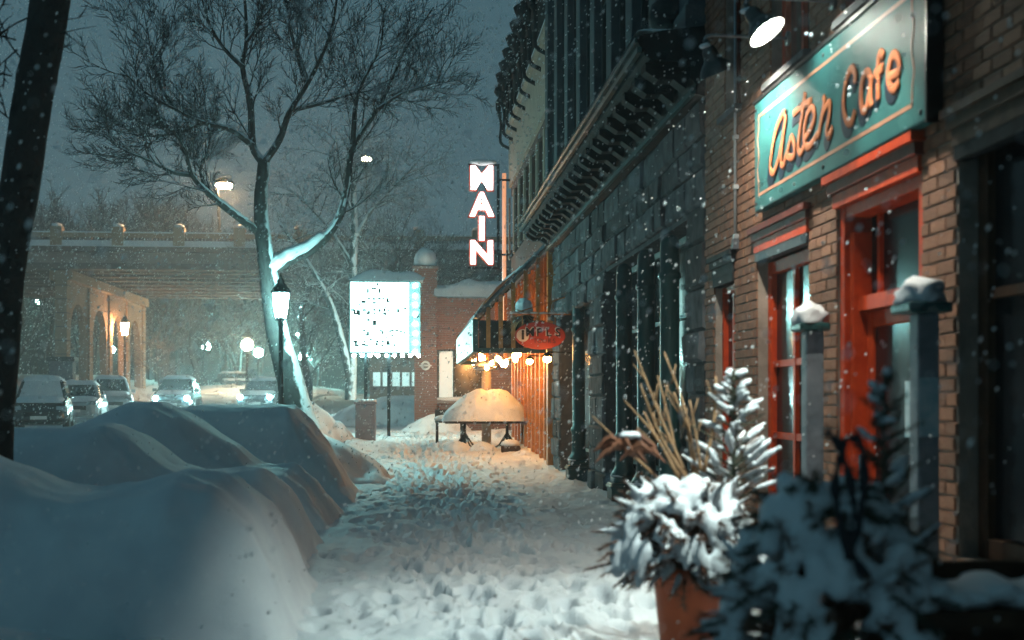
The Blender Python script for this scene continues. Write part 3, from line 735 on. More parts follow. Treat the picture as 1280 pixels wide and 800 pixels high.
# lean-to glazed canopy over the terrace
KX = atY(595, 0, 27.7).x; kz_t, kz_l, kz_b = 4.92, atY(595, 396, 27.7).z, atY(595, 440, 27.7).z
KY0, KY1 = 27.72, 37.2
can = thing('glazed_canopy', (KX, (KY0+KY1)/2, 0), 'lean-to glazed canopy with snow on its sloping roof and amber-lit bars', 'canopy')
m = MB()
def kz(x): return lerp(kz_l, kz_t, (x-KX)/(FX-.12-KX))
XE = FX-.13
for Yk in (KY0, KY1-.08):
    for t in range(1, 6):
        x = lerp(KX, XE, t/5.6); o = part('bar', 'amber_wood', can, (x-.045, x+.045, Yk, Yk+.08, kz_b+.09, kz(x)-.06))
m = MB(); m.tube([(KX, KY0+.04, kz_l), (XE, KY0+.04, kz_t)], .07, 4); m.build('rafter', 'post_grey', can)
m = MB(); m.tube([(KX, KY1-.04, kz_l), (XE, KY1-.04, kz_t)], .07, 4); m.build('rafter', 'dark_iron', can)
part('front_beam', 'green_iron', can, (KX-.07, KX+.05, KY0-.02, KY1, kz_b, kz_l-.05)); part('end_beam', 'green_iron', can, (KX+.051, XE, KY0-.01, KY0+.1, kz_b-.02, kz_b+.088))
part('end_beam', 'green_iron', can, (KX+.051, XE, KY1-.1, KY1, kz_b-.02, kz_b+.088))
for i in range(5):
    y0, y1 = lerp(KY0+.1, KY1-.1, i/5)+.03, lerp(KY0+.1, KY1-.1, (i+1)/5)-.03
    mm = MB(); mm.add([(KX, y0, kz_l), (XE, y0, kz_t), (XE, y1, kz_t), (KX, y1, kz_l), (KX, y0, kz_l+.02), (XE, y0, kz_t+.02), (XE, y1, kz_t+.02), (KX, y1, kz_l+.02)], [(0, 3, 2, 1), (4, 5, 6, 7), (0, 1, 5, 4), (1, 2, 6, 5), (2, 3, 7, 6), (3, 0, 4, 7)]); mm.build('roof_pane', 'canopy_glass', can)
part('end_pane', 'dark_glass', can, (KX+.06, XE-.02, KY0+.045, KY0+.05, kz_b+.09, kz_l-.07))
def ksnow(x, y): return kz(x)+.03+(.10+.10*fbm(x*1.2, y*.7, 3))*smooth(KX-.06, KX+.15, x)*smooth(XE+.05, XE-.5, x)
m = blanket('', KX-.05, XE, KY0-.05, KY1, ksnow, 20, 60); m.build('snow', 'snow', can, True)

# ================================================================== SIGNS DOWN THE STREET
def text_mesh(s, size, ext, bold=0.0):
    cu = bpy.data.curves.new('t', 'FONT'); cu.body = s; cu.size = size; cu.extrude = ext; cu.offset = bold; cu.align_x = 'CENTER'; cu.align_y = 'CENTER'; cu.resolution_u = 3
    ob = bpy.data.objects.new('t', cu); col.objects.link(ob)
    dg = bpy.context.evaluated_depsgraph_get(); me = bpy.data.meshes.new_from_object(ob.evaluated_get(dg))
    bpy.data.objects.remove(ob); bpy.data.curves.remove(cu)
    return me
def text_obj(s, size, ext, name, mat, parent, pos, bold=0.0, sx=1.0):
    """letters standing up, facing -Y"""
    me = text_mesh(s, size, ext, bold); me.materials.clear(); me.materials.append(M[mat])
    o = bpy.data.objects.new(name, me); col.objects.link(o); o.parent = parent
    o.location = Vector(pos)-ORG.get(parent.name, Vector()); o.rotation_euler = (R(90), 0, 0); o.scale = (sx, 1, 1)
    return o
# oval red sign on a bracket
OY = 25.2
c0 = atY(675, 419.5, OY); ow, oh = 32*OY/F, 17.5*OY/F
ov = thing('oval_sign', (FX, OY, c0.z), 'oval red hanging sign lettered MPLS TOURS with white i disc', 'sign')
m = MB(); m.lathe([(.0, -.02), (.97, -.02), (1, -.01), (1, .01), (.97, .02), (0, .02)], n=40, mat=Matrix.Translation(c0) @ Matrix.Rotation(R(90), 4, 'X') @ Matrix.Diagonal((ow, oh, 1, 1))); m.build('panel', 'oval_red', ov)
dc = Vector((c0.x-ow*.68, OY-.022, c0.z))
m = MB(); m.lathe([(0, -.004), (.125, -.004), (.125, .004), (0, .004)], n=24, mat=Matrix.Translation(dc) @ Matrix.Rotation(R(90), 4, 'X')); disc = m.build('disc', 'sign_white', ov)
text_obj('i', .26, .003, 'letter', 'sign_ink', disc, (dc.x, OY-.031, dc.z+.01), .012)
for i, ch in enumerate('MPLS'): 
    x = c0.x-.20+i*.185; text_obj(ch, .235, .004, 'letter', 'sign_white', ov, (x-.012, OY-.026, c0.z+.072), .010); text_obj(ch, .235, .004, 'letter', 'sign_ink', ov, (x, OY-.034, c0.z+.058), .004)
for i, ch in enumerate('TOURS'): text_obj(ch, .13, .003, 'letter', 'sign_ink', ov, (c0.x-.10+i*.095, OY-.026, c0.z-.11))
m = MB(); m.tube([(FX+.1, OY, c0.z+.42), (c0.x-.55, OY, c0.z+.42)], .014, 6); m.tube([(FX+.1, OY, c0.z+.8), (c0.x-.5, OY, c0.z+.44)], .012, 6)
for s in (-.35, .3): m.tube([(c0.x+s, OY, c0.z+.42), (c0.x+s, OY, c0.z+oh*.8)], .008, 5)
m.build('bracket', 'amber_wood', ov)
m = MB()
for i in range(6): m.blob((c0.x-.5+i*.19, OY, c0.z+.445), (.11, .035, .025), 1, .3, 2, i)
m.build('snow', 'snow', ov, True)
# bracket above it and hanging basket with dried plant
HB = atY(655, 396, 27.0)
hb = thing('hanging_basket', (HB.x, 27.0, HB.z-.25), 'hanging basket of dried leaves capped with snow under the canopy end', 'plant basket')
m = MB(); m.lathe([(.02, -.22), (.12, -.18), (.2, -.05), (.21, .0), (.0, .0)], HB, 14); m.build('basket', 'dark_wood', hb, True)
rl = random.Random(31)
m = MB()
for i in range(110):
    a = rl.uniform(0, 6.28); l = rl.uniform(.2, .5); d = Vector((math.cos(a), math.sin(a), rl.uniform(-.9, .6))).normalized(); p = HB+Vector((0, 0, .02)); e = p+d*l+Vector((0, 0, -l*l*.5))
    s_ = d.cross(Vector((0, 0, 1))).normalized()*rl.uniform(.02, .045); q = lerp(p, e, .55)+Vector((0, 0, .05)); m.add([p, q+s_, e, q-s_], [(0, 1, 2, 3)])
m.build('leaves', 'twig_tan', hb)
m = MB(); m.blob(HB+Vector((0, 0, .2)), (.19, .19, .2), 3, .2, 2, 5, -.12); m.build('snow', 'snow', hb, True)
m = MB(); m.tube([(FX, 27.0, HB.z+.9), (HB.x, 27.0, HB.z+.75), (HB.x, 27.0, HB.z+.2)], .014, 6); m.tube([(FX, 27.0, HB.z+.3), (HB.x+.1, 27.0, HB.z+.74)], .012, 6); m.build('hanger', 'amber_wood', hb)
# vertical MAIN sign
MY = 38.4
mt = thing('vertical_letter_sign', atY(602, 270, MY), 'tall vertical sign of glowing white letters reading MAIN', 'sign')
for ch, y0, y1 in (('M', 209, 240), ('A', 243, 272), ('I', 273, 302), ('N', 303, 332)):
    p = atY(602, (y0+y1)/2, MY); text_obj(ch, .96, .06, 'letter', 'main_light', mt, (p.x, MY-.10, p.z), .03, 1.0)
    text_obj(ch, .96, .05, 'letter_tray', 'oval_red', mt, (p.x, MY+.02, p.z), .07, 1.0)
pt, pb = atY(622, 205, MY), atY(622, 336, MY)
part('frame', 'dark_iron', mt, (pt.x-.02, pt.x+.06, MY+.0, MY+.08, pb.z, pt.z), (pt.x-.9, pt.x-.021, MY+.01, MY+.07, pt.z-.05, pt.z), (pt.x-.9, pt.x-.021, MY+.01, MY+.07, pb.z, pb.z+.05), (pt.x+.061, FX+.3, MY+.02, MY+.06, pb.z+.4, pb.z+.46), (pt.x+.061, FX+.3, MY+.02, MY+.06, pt.z-.5, pt.z-.44))
m = MB(); m.blob((pt.x-.45, MY+.02, pt.z+.04), (.45, .08, .1), 2, .3, 2, 1); m.build('snow', 'snow', mt, True)
tu = atY(630, 270, MY+.3); m = MB(); m.tube([(tu.x, MY+.25, atY(630, 215, MY).z), (tu.x, MY+.25, atY(630, 420, MY).z)], .06, 8); m.build('light_tube', 'tube_orange', mt, True)
# marquee letter board on posts
LY = 40.0
A = atY(438, 440, LY); B = atY(511, 353, LY)
lb = thing('letter_board', (A.x+.5, LY, gz(LY)), 'glowing white letter board on posts with snow on top', 'sign')
part('light_panel', 'board_light', lb, (A.x, B.x, LY, LY+.06, A.z, B.z)); part('light_panel', 'board_light', lb, (A.x, B.x, LY+.551, LY+.6, A.z, B.z))
part('cabinet', 'board_frame', lb, (A.x-.04, B.x+.36, LY+.061, LY+.55, A.z-.03, B.z+.03), (A.x-.03, B.x+.03, LY-.02, LY+.06, B.z+.002, B.z+.05), (A.x-.03, B.x+.03, LY-.02, LY+.06, A.z-.05, A.z-.002))
z6 = lambda x, y: atY(420+x/7.27, 340+y/7.27, LY-.006)
marks = [(345, 148, 30, 6), (395, 170, 6, 34), (290, 172, 6, 26), (300, 243, 16, 5), (250, 270, 30, 14), (345, 245, 14, 5), (345, 280, 10, 5), (395, 243, 16, 4), (430, 243, 10, 4), (467, 256, 8, 28), (150, 345, 20, 6), (168, 360, 6, 30), (182, 380, 24, 6), (195, 365, 6, 30), (210, 370, 7, 36), (258, 345, 18, 6), (298, 368, 12, 16), (350, 345, 14, 5), (350, 380, 10, 5), (396, 350, 8, 16), (440, 345, 8, 20), (440, 375, 14, 6), (565, 352, 9, 24), (628, 331, 10, 6), (295, 436, 14, 8), (350, 462, 20, 34), (255, 530, 12, 4), (290, 558, 8, 28), (278, 572, 14, 5), (410, 535, 20, 4), (425, 552, 6, 16), (515, 530, 12, 4), (552, 530, 18, 4), (590, 538, 10, 5), (512, 575, 10, 5), (175, 630, 24, 7), (180, 650, 8, 36), (192, 668, 20, 6), (258, 634, 8, 5), (250, 660, 20, 8), (280, 665, 14, 5), (375, 632, 12, 8), (370, 655, 12, 10), (425, 630, 8, 6), (422, 668, 8, 6), (474, 652, 22, 12), (472, 640, 8, 24), (530, 664, 8, 8)]
for x, y, w_, h_ in marks:
    a, b = z6(x-w_/2, y+h_/2), z6(x+w_/2, y-h_/2); part('letter_stroke', 'sign_ink', lb, (a.x-.022, b.x+.022, LY-.012, LY-.003, a.z-.02, b.z+.02))
def bsn(x, y): return B.z+.05+.32*max(0, 1-((x-(A.x+B.x)/2-.25)/1.25)**4)*max(0, 1-((y-LY-.26)/.36)**4)*(1+.5*fbm(x*1.5, y, 2))
m = blanket('', A.x-.05, B.x+.45, LY-.1, LY+.62, bsn, 40, 14); m.build('snow', 'snow', lb, True)
bl = MB(); bl.blob((0, 0, 0), (.055, .055, .055), 2, 0); bme2 = bpy.data.meshes.new('bulb'); bme2.from_pydata(bl.v, [], bl.f); bme2.materials.append(M['bulb_cyan']); bme2.update()
def bulb(parent, pos, me=bme2, name='bulb'):
    o = bpy.data.objects.new(name, me); col.objects.link(o); o.parent = parent; o.location = Vector(pos)-ORG[parent.name]; return o
for i in range(9): bulb(lb, (lerp(A.x+.1, B.x+.3, i/8), LY+.2, A.z-.10))
for i in range(8): bulb(lb, (B.x+.2, LY+.0, lerp(A.z, B.z-.1, i/7)))
P1 = atY(457, 0, LY+.3).x; P2 = atY(486, 0, LY+.3).x
for x in (P1, P2): part('post', 'dark_iron', lb, (x-.05, x+.05, LY+.25, LY+.35, gz(LY)-.1, A.z-.035))
# grey bin
q = atY(457, 550, 38.2)
bn = thing('litter_bin', (q.x, 38.2, gz(38.2)), 'grey upright bin standing in the snow below the letter board', 'bin')
o = part('body', 'bin_grey', bn, (q.x-.3, q.x+.3, 38.0, 38.5, gz(38)-.05, gz(38)+1.12)); soften(o, .03)
o = part('lid', 'bin_grey', bn, (q.x-.33, q.x+.33, 37.97, 38.53, gz(38)+1.121, gz(38)+1.2)); soften(o, .02)
part('door', 'bin_grey', bn, (q.x-.22, q.x+.22, 37.985, 37.999, gz(38)+.25, gz(38)+.95))
m = MB()
for i in range(4): m.blob((q.x-.22+i*.15, 38.25, gz(38)+1.22), (.11, .25, .06), 2, .3, 3, i)
m.build('snow', 'snow', bn, True)

# ================================================================== FAR BRICK BUILDING WITH PIER
BY = 46.0
bp0, bp1 = atY(518, 0, BY).x, atY(546, 0, BY).x
pz = atY(530, 336, BY).z; wz = atY(560, 372, BY).z
fb = thing('brick_pier_building', ((bp0+bp1)/2, BY, gz(BY)), 'red brick wall with snow-capped pier and wide window behind the terrace', 'building')
wx0, wx1, wzz0, wzz1 = atY(546, 0, BY+.3).x, atY(604, 0, BY+.3).x, atY(560, 500, BY+.3).z, atY(560, 437, BY+.3).z
wx0 += .02
part('pier', 'brick_wall_far', fb, (bp0, bp1, BY, BY+.9, gz(BY)-.3, pz))
part('wall', 'brick_wall_far', fb, (bp1+.001, 8, BY+.3, BY+.7, wzz1, wz), (bp1+.001, 8, BY+.3, BY+.7, gz(BY)-.3, wzz0), (wx1, 8, BY+.3, BY+.7, wzz0+.001, wzz1-.001))
w_ = part('window', 'dark_iron', fb, (wx0, wx1, BY+.32, BY+.4, wzz1-.06, wzz1-.002), (wx0, wx1, BY+.32, BY+.4, wzz0+.002, wzz0+.06), (wx0, wx0+.06, BY+.32, BY+.4, wzz0+.06, wzz1-.06), (wx1-.06, wx1-.002, BY+.32, BY+.4, wzz0+.06, wzz1-.06), (lerp(wx0, wx1, .36)-.03, lerp(wx0, wx1, .36)+.03, BY+.32, BY+.4, wzz0+.06, wzz1-.06))
part('pane', 'window_far', w_, (wx0+.061, lerp(wx0, wx1, .36)-.031, BY+.36, BY+.365, wzz0+.061, wzz1-.061)); part('pane', 'dark_glass', w_, (lerp(wx0, wx1, .36)+.031, wx1-.061, BY+.36, BY+.365, wzz0+.061, wzz1-.061))
part('sill', 'concrete', fb, (wx0-.1, wx1+.3, BY+.1, BY+.299, wzz0-.12, wzz0)); 
m = MB(); m.blob(((wx0+wx1)/2, BY+.18, wzz0+.03), (1.05, .13, .09), 2, .2, 2, 4); m.build('snow', 'snow', fb, True)
part('pier_cap', 'concrete', fb, (bp0-.08, bp1+.08, BY-.08, BY+.98, pz+.001, pz+.1))
m = MB(); m.blob(((bp0+bp1)/2, BY+.45, pz+.32), (.40, .46, .48), 3, .1, 1.5, 2, -.25); m.build('snow', 'snow', fb, True)
def psn(x, y): return wz+.02+.62*max(0, 1-abs((y-BY-.4)/.62)**2.5)*(1+.35*fbm(x*.9, y, 8))*lerp(.75, 1.15, smooth(1, 3.5, x))
m = blanket('', bp1-.1, 6.5, BY-.25, BY+1.05, psn, 60, 20); m.build('snow', 'snow', fb, True)
em = atY(532, 457, BY-.03); m = MB(); m.lathe([(.10, -.03), (.17, -.03), (.17, .03), (.10, .03), (.10, -.03)], n=24, mat=Matrix.Translation(em) @ Matrix.Rotation(R(90), 4, 'X')); eo = m.build('ring_emblem', 'sign_white', fb)
part('emblem_bar', 'sign_white', eo, (em.x-.22, em.x+.22, em.y-.045, em.y-.031, em.z-.025, em.z+.025))
# lit glass shop far behind the letter board
gy = 62; ga, gb = atY(462, 0, gy).x, atY(520, 0, gy).x
gs = thing('lit_shop', ((ga+gb)/2, gy, gz(gy)), 'low lit shopfront glowing warm beneath the letter board', 'building')
part('wall', 'brown_brick_upper', gs, (ga, gb+3, gy+.1, gy+5, gz(gy)-.2, 4.6))
for i in range(5):
    x0 = lerp(ga+.1, gb+.2, i/5); part('lit_window', 'shop_light', gs, (x0+.06, x0+.42, gy+.04, gy+.09, gz(gy)+1.3, 2.9)); part('window_post', 'brown_brick_upper', gs, (x0-.05, x0+.05, gy, gy+.099, gz(gy), 3.9))
sg = thing('string_light', (ga, gy-3, 3.5), 'string of pale bulbs hanging below the letter board', 'string lights')
m = MB(); m.tube([(lerp(ga-1, gb+1, i/16), gy-3, 4.05-.3*math.sin(math.pi*(i % 8)/8)) for i in range(17)], .012, 4); m.build('wire', 'black_metal', sg)
for i in range(17): bulb(sg, (lerp(ga-1, gb+1, i/16), gy-3, 3.98-.3*math.sin(math.pi*(i % 8)/8)))

# ================================================================== TERRACE UNDER THE CANOPY
wb = MB(); wb.blob((0, 0, 0), (.06, .06, .075), 2, 0); bme3 = bpy.data.meshes.new('bulb'); bme3.from_pydata(wb.v, [], wb.f); bme3.materials.append(M['lamp_warm']); bme3.update()
tl = thing('string_light', (2.5, 32, 2.6), 'string of warm bulbs along the timber storefront under the canopy, with far bulbs added for the brick pier', 'string lights')
pts = [(lerp(1.75, 2.75, .5+.5*math.sin(i*1.1))*.35+1.55, lerp(28.3, 45, i/23), 2.55+.08*math.sin(i*1.7)+(.35 if i > 14 else 0)) for i in range(24)]  # bulbs past the canopy are added to throw warm light on the brick
m = MB(); m.tube([(x, y, z+.08) for x, y, z in pts], .01, 4); m.build('wire', 'black_metal', tl)
for p in pts: bulb(tl, p, bme3)
TZ = gz(35)
ta = thing('terrace_table', (2.0, 34.6, TZ), 'long terrace table loaded with a rounded heap of snow', 'table')
part('table_top', 'dark_wood', ta, (atY(556, 0, 34.6).x, atY(656, 0, 34.6).x, 34.0, 35.3, TZ+.70, TZ+.76))
for px in (581, 634):
    x = atY(px, 0, 34.6).x; m = MB()
    m.tube([(x, 34.65, TZ), (x, 34.65, TZ+.7)], .04, 8)
    for a in range(4):
        d = Vector((math.cos(a*1.571+.5), math.sin(a*1.571+.5), 0)); m.tube([Vector((x, 34.65, TZ+.45)), Vector((x, 34.65, TZ+.12))+d*.25, Vector((x, 34.65, TZ+.02))+d*.42], .022, 6)
    m.build('leg', 'dark_iron', ta, True)
xa, xb = atY(553, 0, 34.6).x, atY(660, 0, 34.6).x
def tsn(x, y):
    u = (x-(xa+xb)/2)/((xb-xa)/2); v = (y-34.65)/.82
    q = abs(u)**2.6+abs(v)**2.4
    return TZ+.765+.80*max(0, 1-q)**.42*(1+.15*fbm(x*1.5, y*1.2, 3))*(1-.05*math.exp(-((u-.05)/.1)**2))*lerp(.62, 1.0, smooth(-1, -.1, u))*lerp(1, .9, smooth(.3, .9, u))
m = blanket('', xa-.02, xb+.02, 33.8, 35.5, tsn, 70, 50); m.build('snow', 'snow', ta, True)
be = thing('terrace_bench', (1.15, 38.5, TZ), 'small dark bench with flat snow left of the snowy table', 'bench')
bx0, bx1 = atY(544, 0, 37).x, atY(580, 0, 37).x; zz = gz(37)
part('seat', 'dark_iron', be, (bx0, bx1, 36.8, 37.3, zz+.62, zz+.68)); part('backrest', 'dark_iron', be, (bx0, bx1, 37.25, 37.31, zz+.75, zz+1.0))
for x in (bx0+.02, bx1-.1):
    for y in (36.82, 37.22): part('leg', 'dark_iron', be, (x, x+.07, y, y+.06, zz-.1, zz+.62))
m = MB(); m.blob(((bx0+bx1)/2, 37.05, zz+.74), ((bx1-bx0)/2+.05, .3, .12), 3, .1, 2, 3, -.06); m.build('snow', 'snow', be, True)
cx = atY(638, 566, 32.6); cz = gz(32.6)
cr = thing('snowy_crate', (cx.x, 32.6, cz), 'small wooden crate with snow on its top by the terrace', 'crate')
o = part('box', 'dark_wood', cr, (cx.x-.23, cx.x+.23, 32.4, 32.8, cz+.0, cz+.22)); soften(o, .015)
part('board', 'dark_wood', cr, (cx.x-.245, cx.x+.245, 32.385, 32.399, cz+.13, cz+.19))
m = MB(); m.blob((cx.x, 32.6, cz+.27), (.25, .22, .11), 3, .12, 2, 7, -.06); m.build('snow', 'snow', cr, True)
for k, (px, py, y, rx, ry, h_, lab) in enumerate(((605, 560, 33.3, .5, .5, .42, 'small rounded snow heap under the snowy table'), (572, 556, 33.6, .45, .5, .4, 'snow heap at the left leg of the snowy table'), (655, 575, 31.2, .5, 1.0, .32, 'snow heap tinted orange against the timber storefront'))):
    x = atY(px, 0, y).x; bank('snow_heap', x, y, rx, ry, h_, lab, 40+k, cat='snow heap', group='snow heaps on the terrace')
ht = thing('patio_heater', (atY(609, 0, 33).x, 36.2, TZ), 'pale patio heater post with snow on its cap behind the table', 'patio heater')
hx = atY(608, 0, 36.2).x
m = MB(); m.tube([(hx, 36.2, gz(36)), (hx, 36.2, atY(608, 463, 36.2).z)], .14, 10); m.build('post', 'beige_stone', ht, True)
m = MB(); m.lathe([(.14, 0), (.34, .02), (.36, .08), (.0, .12)], (hx, 36.2, atY(608, 463, 36.2).z), 16); m.build('cap', 'grey_metal', ht, True)
m = MB(); m.blob((hx, 36.2, atY(608, 463, 36.2).z+.15), (.36, .36, .14), 2, .12, 2, 7, -.04); m.build('snow', 'snow', ht, True)

# warm wall lamps on the storefront corner
for k, (px, py, Y, lab) in enumerate(((684, 449, 24.4, 'small warm wall lamp on the corner under the oval sign'), (662, 452, 29.5, 'small warm wall lamp just inside the canopy'))):
    c = atY(px, py, Y); wl = thing('wall_lamp', (FX, Y, c.z), lab, 'lamp', 'warm wall lamps of the storefront')
    m = MB(); m.tube([(FX+.1, Y, c.z+.12), (c.x, Y, c.z+.14), (c.x, Y, c.z+.07)], .015, 6); m.build('arm', 'dark_iron', wl)
    m = MB(); m.blob(c, (.08, .08, .07), 2, 0); m.build('bulb', 'lamp_warm', wl, True)
    m = MB(); m.lathe([(.10, .05), (.08, .09), (.02, .13)], c, 12); m.build('shade', 'dark_iron', wl, True)

# ================================================================== BRIDGE
GY0, GY1 = 75.0, 99.0
brg = thing('bridge', (-20, GY0, 0), 'concrete road bridge crossing the street with balustrade and arched pier', 'bridge')
rt, rb_, gb_ = atY(147, 291, GY0).z, atY(147, 307, GY0).z, atY(147, 336, GY0).z
part('girder', 'concrete', brg, (-60, 40, GY0+.4, GY0+1.2, gb_+.35, rb_-.35)); part('deck', 'concrete_dark', brg, (-60, 40, GY0, GY1, rb_-.348, rb_-.05))
part('lower_flange', 'concrete_dark', brg, (-60, 40, GY0+.25, GY0+1.4, gb_, gb_+.349))
for i in range(1, 9):
    y = lerp(GY0+1.2, GY1-1.2, i/8); part('beam', 'concrete_dark', brg, (-60, 40, y-.35, y+.35, gb_+.1, rb_-.352))
part('top_rail', 'pier_stone', brg, (-60, 40, GY0+.1, GY0+.45, rt-.25, rt)); part('kerb', 'concrete', brg, (-60, 40, GY0+.05, GY0+.5, rb_-.049, rb_+.18))
m = MB(); m.box(-60, 40, GY0+.12, GY0+.43, rt+.001, rt+.09); m.build('rail_snow', 'snow', brg)
m = MB(); m.box(-60, 40, GY0-.02, GY0+.19, rb_-.048, rb_+.30); m.build('kerb_snow', 'snow', brg)
sp_ = 73.5*GY0/F; xx = atY(147, 0, GY0).x
for k in range(-3, 16):
    x = xx+k*sp_
    part('rail_post', 'pier_stone', brg, (x-.32, x+.32, GY0-.05, GY0+.55, rb_+.0, rt+.35)); m = MB(); m.blob((x, GY0+.25, rt+.42), (.34, .34, .17), 1, .1); m.build('post_snow', 'snow', brg, True)
    part('rail_post', 'concrete', brg, (x+sp_/2-.18, x+sp_/2+.18, GY0+.05, GY0+.5, rb_+.0, rt-.251))
    mm = MB()
    for j in range(14):
        xj = x+.35+j*(sp_-.7)/13; mm.box(xj-.05, xj+.05, GY0+.2, GY0+.34, rb_+.181, rt-.251)
    bb_ = mm.build('baluster_row', 'concrete_dark', brg); bb_['kind'] = 'stuff'
# arched pier, running away under the deck
PXX = atY(52, 0, GY0).x; zb = 1.2; zt_ = gb_+.05
y_ = [GY0+1.5+i*(GY1-GY0-2.5)/4 for i in range(5)]
m = MB(); 
def arch_wall(x0, x1, ya, yb, pil, zs, z1):
    """one bay: two half pillars and a pointed round arch between"""
    N = 12; a, b = ya+pil, yb-pil; mid = (a+b)/2; r = (b-a)/2; rise = 2.1
    pts = [(a+(b-a)*i/N, zs+rise*math.sqrt(max(0, 1-((a+(b-a)*i/N-mid)/r)**2))) for i in range(N+1)]
    for x in (x0, x1):
        v = [(x, y, z) for y, z in pts]+[(x, y, z1) for y, z in pts]; f = [(i, i+1, N+2+i, N+1+i) for i in range(N)]
        m.add(v, f)
    v = [(x0, y, z) for y, z in pts]+[(x1, y, z) for y, z in pts]; m.add(v, [(i, N+1+i, N+2+i, i+1) for i in range(N)])
    m.box(x0, x1, ya, a, zb, z1); m.box(x0, x1, b, yb, zb, z1)
for i in range(4): arch_wall(PXX+.6, PXX+1.0, y_[i], y_[i+1], .8, zt_-3.9, zt_)
pr = m.build('pier', 'pier_stone', brg)
part('pier_cap', 'pier_stone', pr, (PXX+.1, PXX+1.4, GY0+1.2, GY1-.8, zt_-.6, zt_-.03))
for i in range(5): part('buttress', 'pier_stone', pr, (PXX+.45, PXX+1.12, y_[i]-.42, y_[i]+.42, zb, zt_-.62))
for k in range(9):
    for i in range(5): part('course', 'concrete_dark', pr, (PXX+.44, PXX+1.135, y_[i]-.43, y_[i]+.43, zb+.6+k*.8, zb+.64+k*.8))
# street lamp on the bridge
bl_ = atY(280, 232, GY0+3)
bs = thing('bridge_lamp', (bl_.x, GY0+3, rb_), 'warm street lamp with bent arm standing on the bridge', 'street lamp')
m = MB(); m.tube(catmull([(bl_.x-.2, GY0+3, rb_), (bl_.x-.4, GY0+3, bl_.z-.2), (bl_.x-.6, GY0+3, bl_.z+.4), (bl_.x-.3, GY0+3, bl_.z+.75), (bl_.x, GY0+3, bl_.z+.35)], 6), .09, 8); m.build('pole', 'dark_iron', bs, True)
m = MB(); m.lathe([(.12, .5), (.55, .25), (.62, .12), (.5, .1)], bl_, 14); m.build('shade', 'dark_iron', bs, True)
m = MB(); m.blob(bl_, (.5, .5, .2), 2, 0); m.build('bulb', 'lamp_bridge', bs, True)
m = MB(); m.blob(bl_+Vector((0, 0, .52)), (.5, .5, .16), 2, .1); m.build('snow', 'snow', bs, True)
b2 = atY(458, 199, GY0+6)
bs = thing('bridge_lamp', (b2.x, GY0+6, rb_), 'small far street lamp showing through the right branches of the tree', 'street lamp')
m = MB(); m.tube([(b2.x, GY0+6, rb_), (b2.x, GY0+6, b2.z+.1), (b2.x-.3, GY0+6, b2.z+.3)], .06, 6); m.build('pole', 'dark_iron', bs)
m = MB(); m.blob(b2, (.32, .3, .13), 2, 0); m.build('bulb', 'lamp_amber', bs, True)

# ================================================================== STREET LAMPS
def lantern(px, py, Y, label, mat, s=1.0, gl=(.105, .15, .165), rnd=False, group='lantern street lamps'):
    c = atY(px, py, Y); g0 = gz2(Y)
    L = thing('street_lamp', (c.x, Y, g0), label, 'street lamp', group)
    m = MB(); m.lathe([(.20*s, 0), (.2*s, .12), (.14*s, .2), (.10*s, .55), (.08*s, .6), (.055*s, 1.0), (.045*s, c.z-g0-.45*s), (.07*s, c.z-g0-.42*s), (.05*s, c.z-g0-.36*s), (.09*s, c.z-g0-.30*s), (.11*s, c.z-g0-.27*s)], (c.x, Y, g0), 14); m.build('post', 'dark_iron', L, True)
    m = MB(); m.blob(c, (.2*s, .2*s, .2*s), 2, 0) if rnd else m.lathe([(0, -.27*s), (gl[0]*s, -.27*s), (gl[1]*s, 0), (gl[2]*s, .24*s), (0, .24*s)], c, 6); m.build('globe', mat, L)
    m = MB(); m.lathe([(.2*s, .245*s), (.21*s, .28*s), (.12*s, .40*s), (.07*s, .46*s), (.08*s, .5*s), (.03*s, .56*s), (.0, .68*s)], c, 12); m.build('cap', 'dark_iron', L, True)
    return L
lantern(351, 381, 27.0, 'cyan-white lantern street lamp in front of the big tree', 'lamp_lantern')
lantern(156, 411, 88, 'orange lantern lamp before the arched bridge pier', 'lamp_orange', 1.6)
for px, py, Y, mt_, lab, s in ((258, 433, 118, 'lamp_green', 'far green street light, leftmost under the bridge', 1.9), (309, 431, 100, 'lamp_amber', 'far amber street light, the biggest under the bridge', 2.3), (323, 441, 112, 'lamp_green', 'far pale light just right of the amber one', 2.0), (379, 446, 112, 'lamp_green', 'far green street light right of the big tree trunk', 1.8), (372, 418, 112, 'lamp_green', 'faint far light beside the trunk of the big tree', .6), (436, 453, 116, 'lamp_green', 'far light at the lower left corner of the letter board', 1.6), (47, 377, 112, 'lamp_green', 'tiny green light left of the arched pier', 1.0), (140, 437, 112, 'lamp_green', 'teal light seen through the last arch of the pier', 1.4)):
    lantern(px, py, Y, lab, mt_, s*1.0, rnd=True, group='far street lights beyond the bridge')

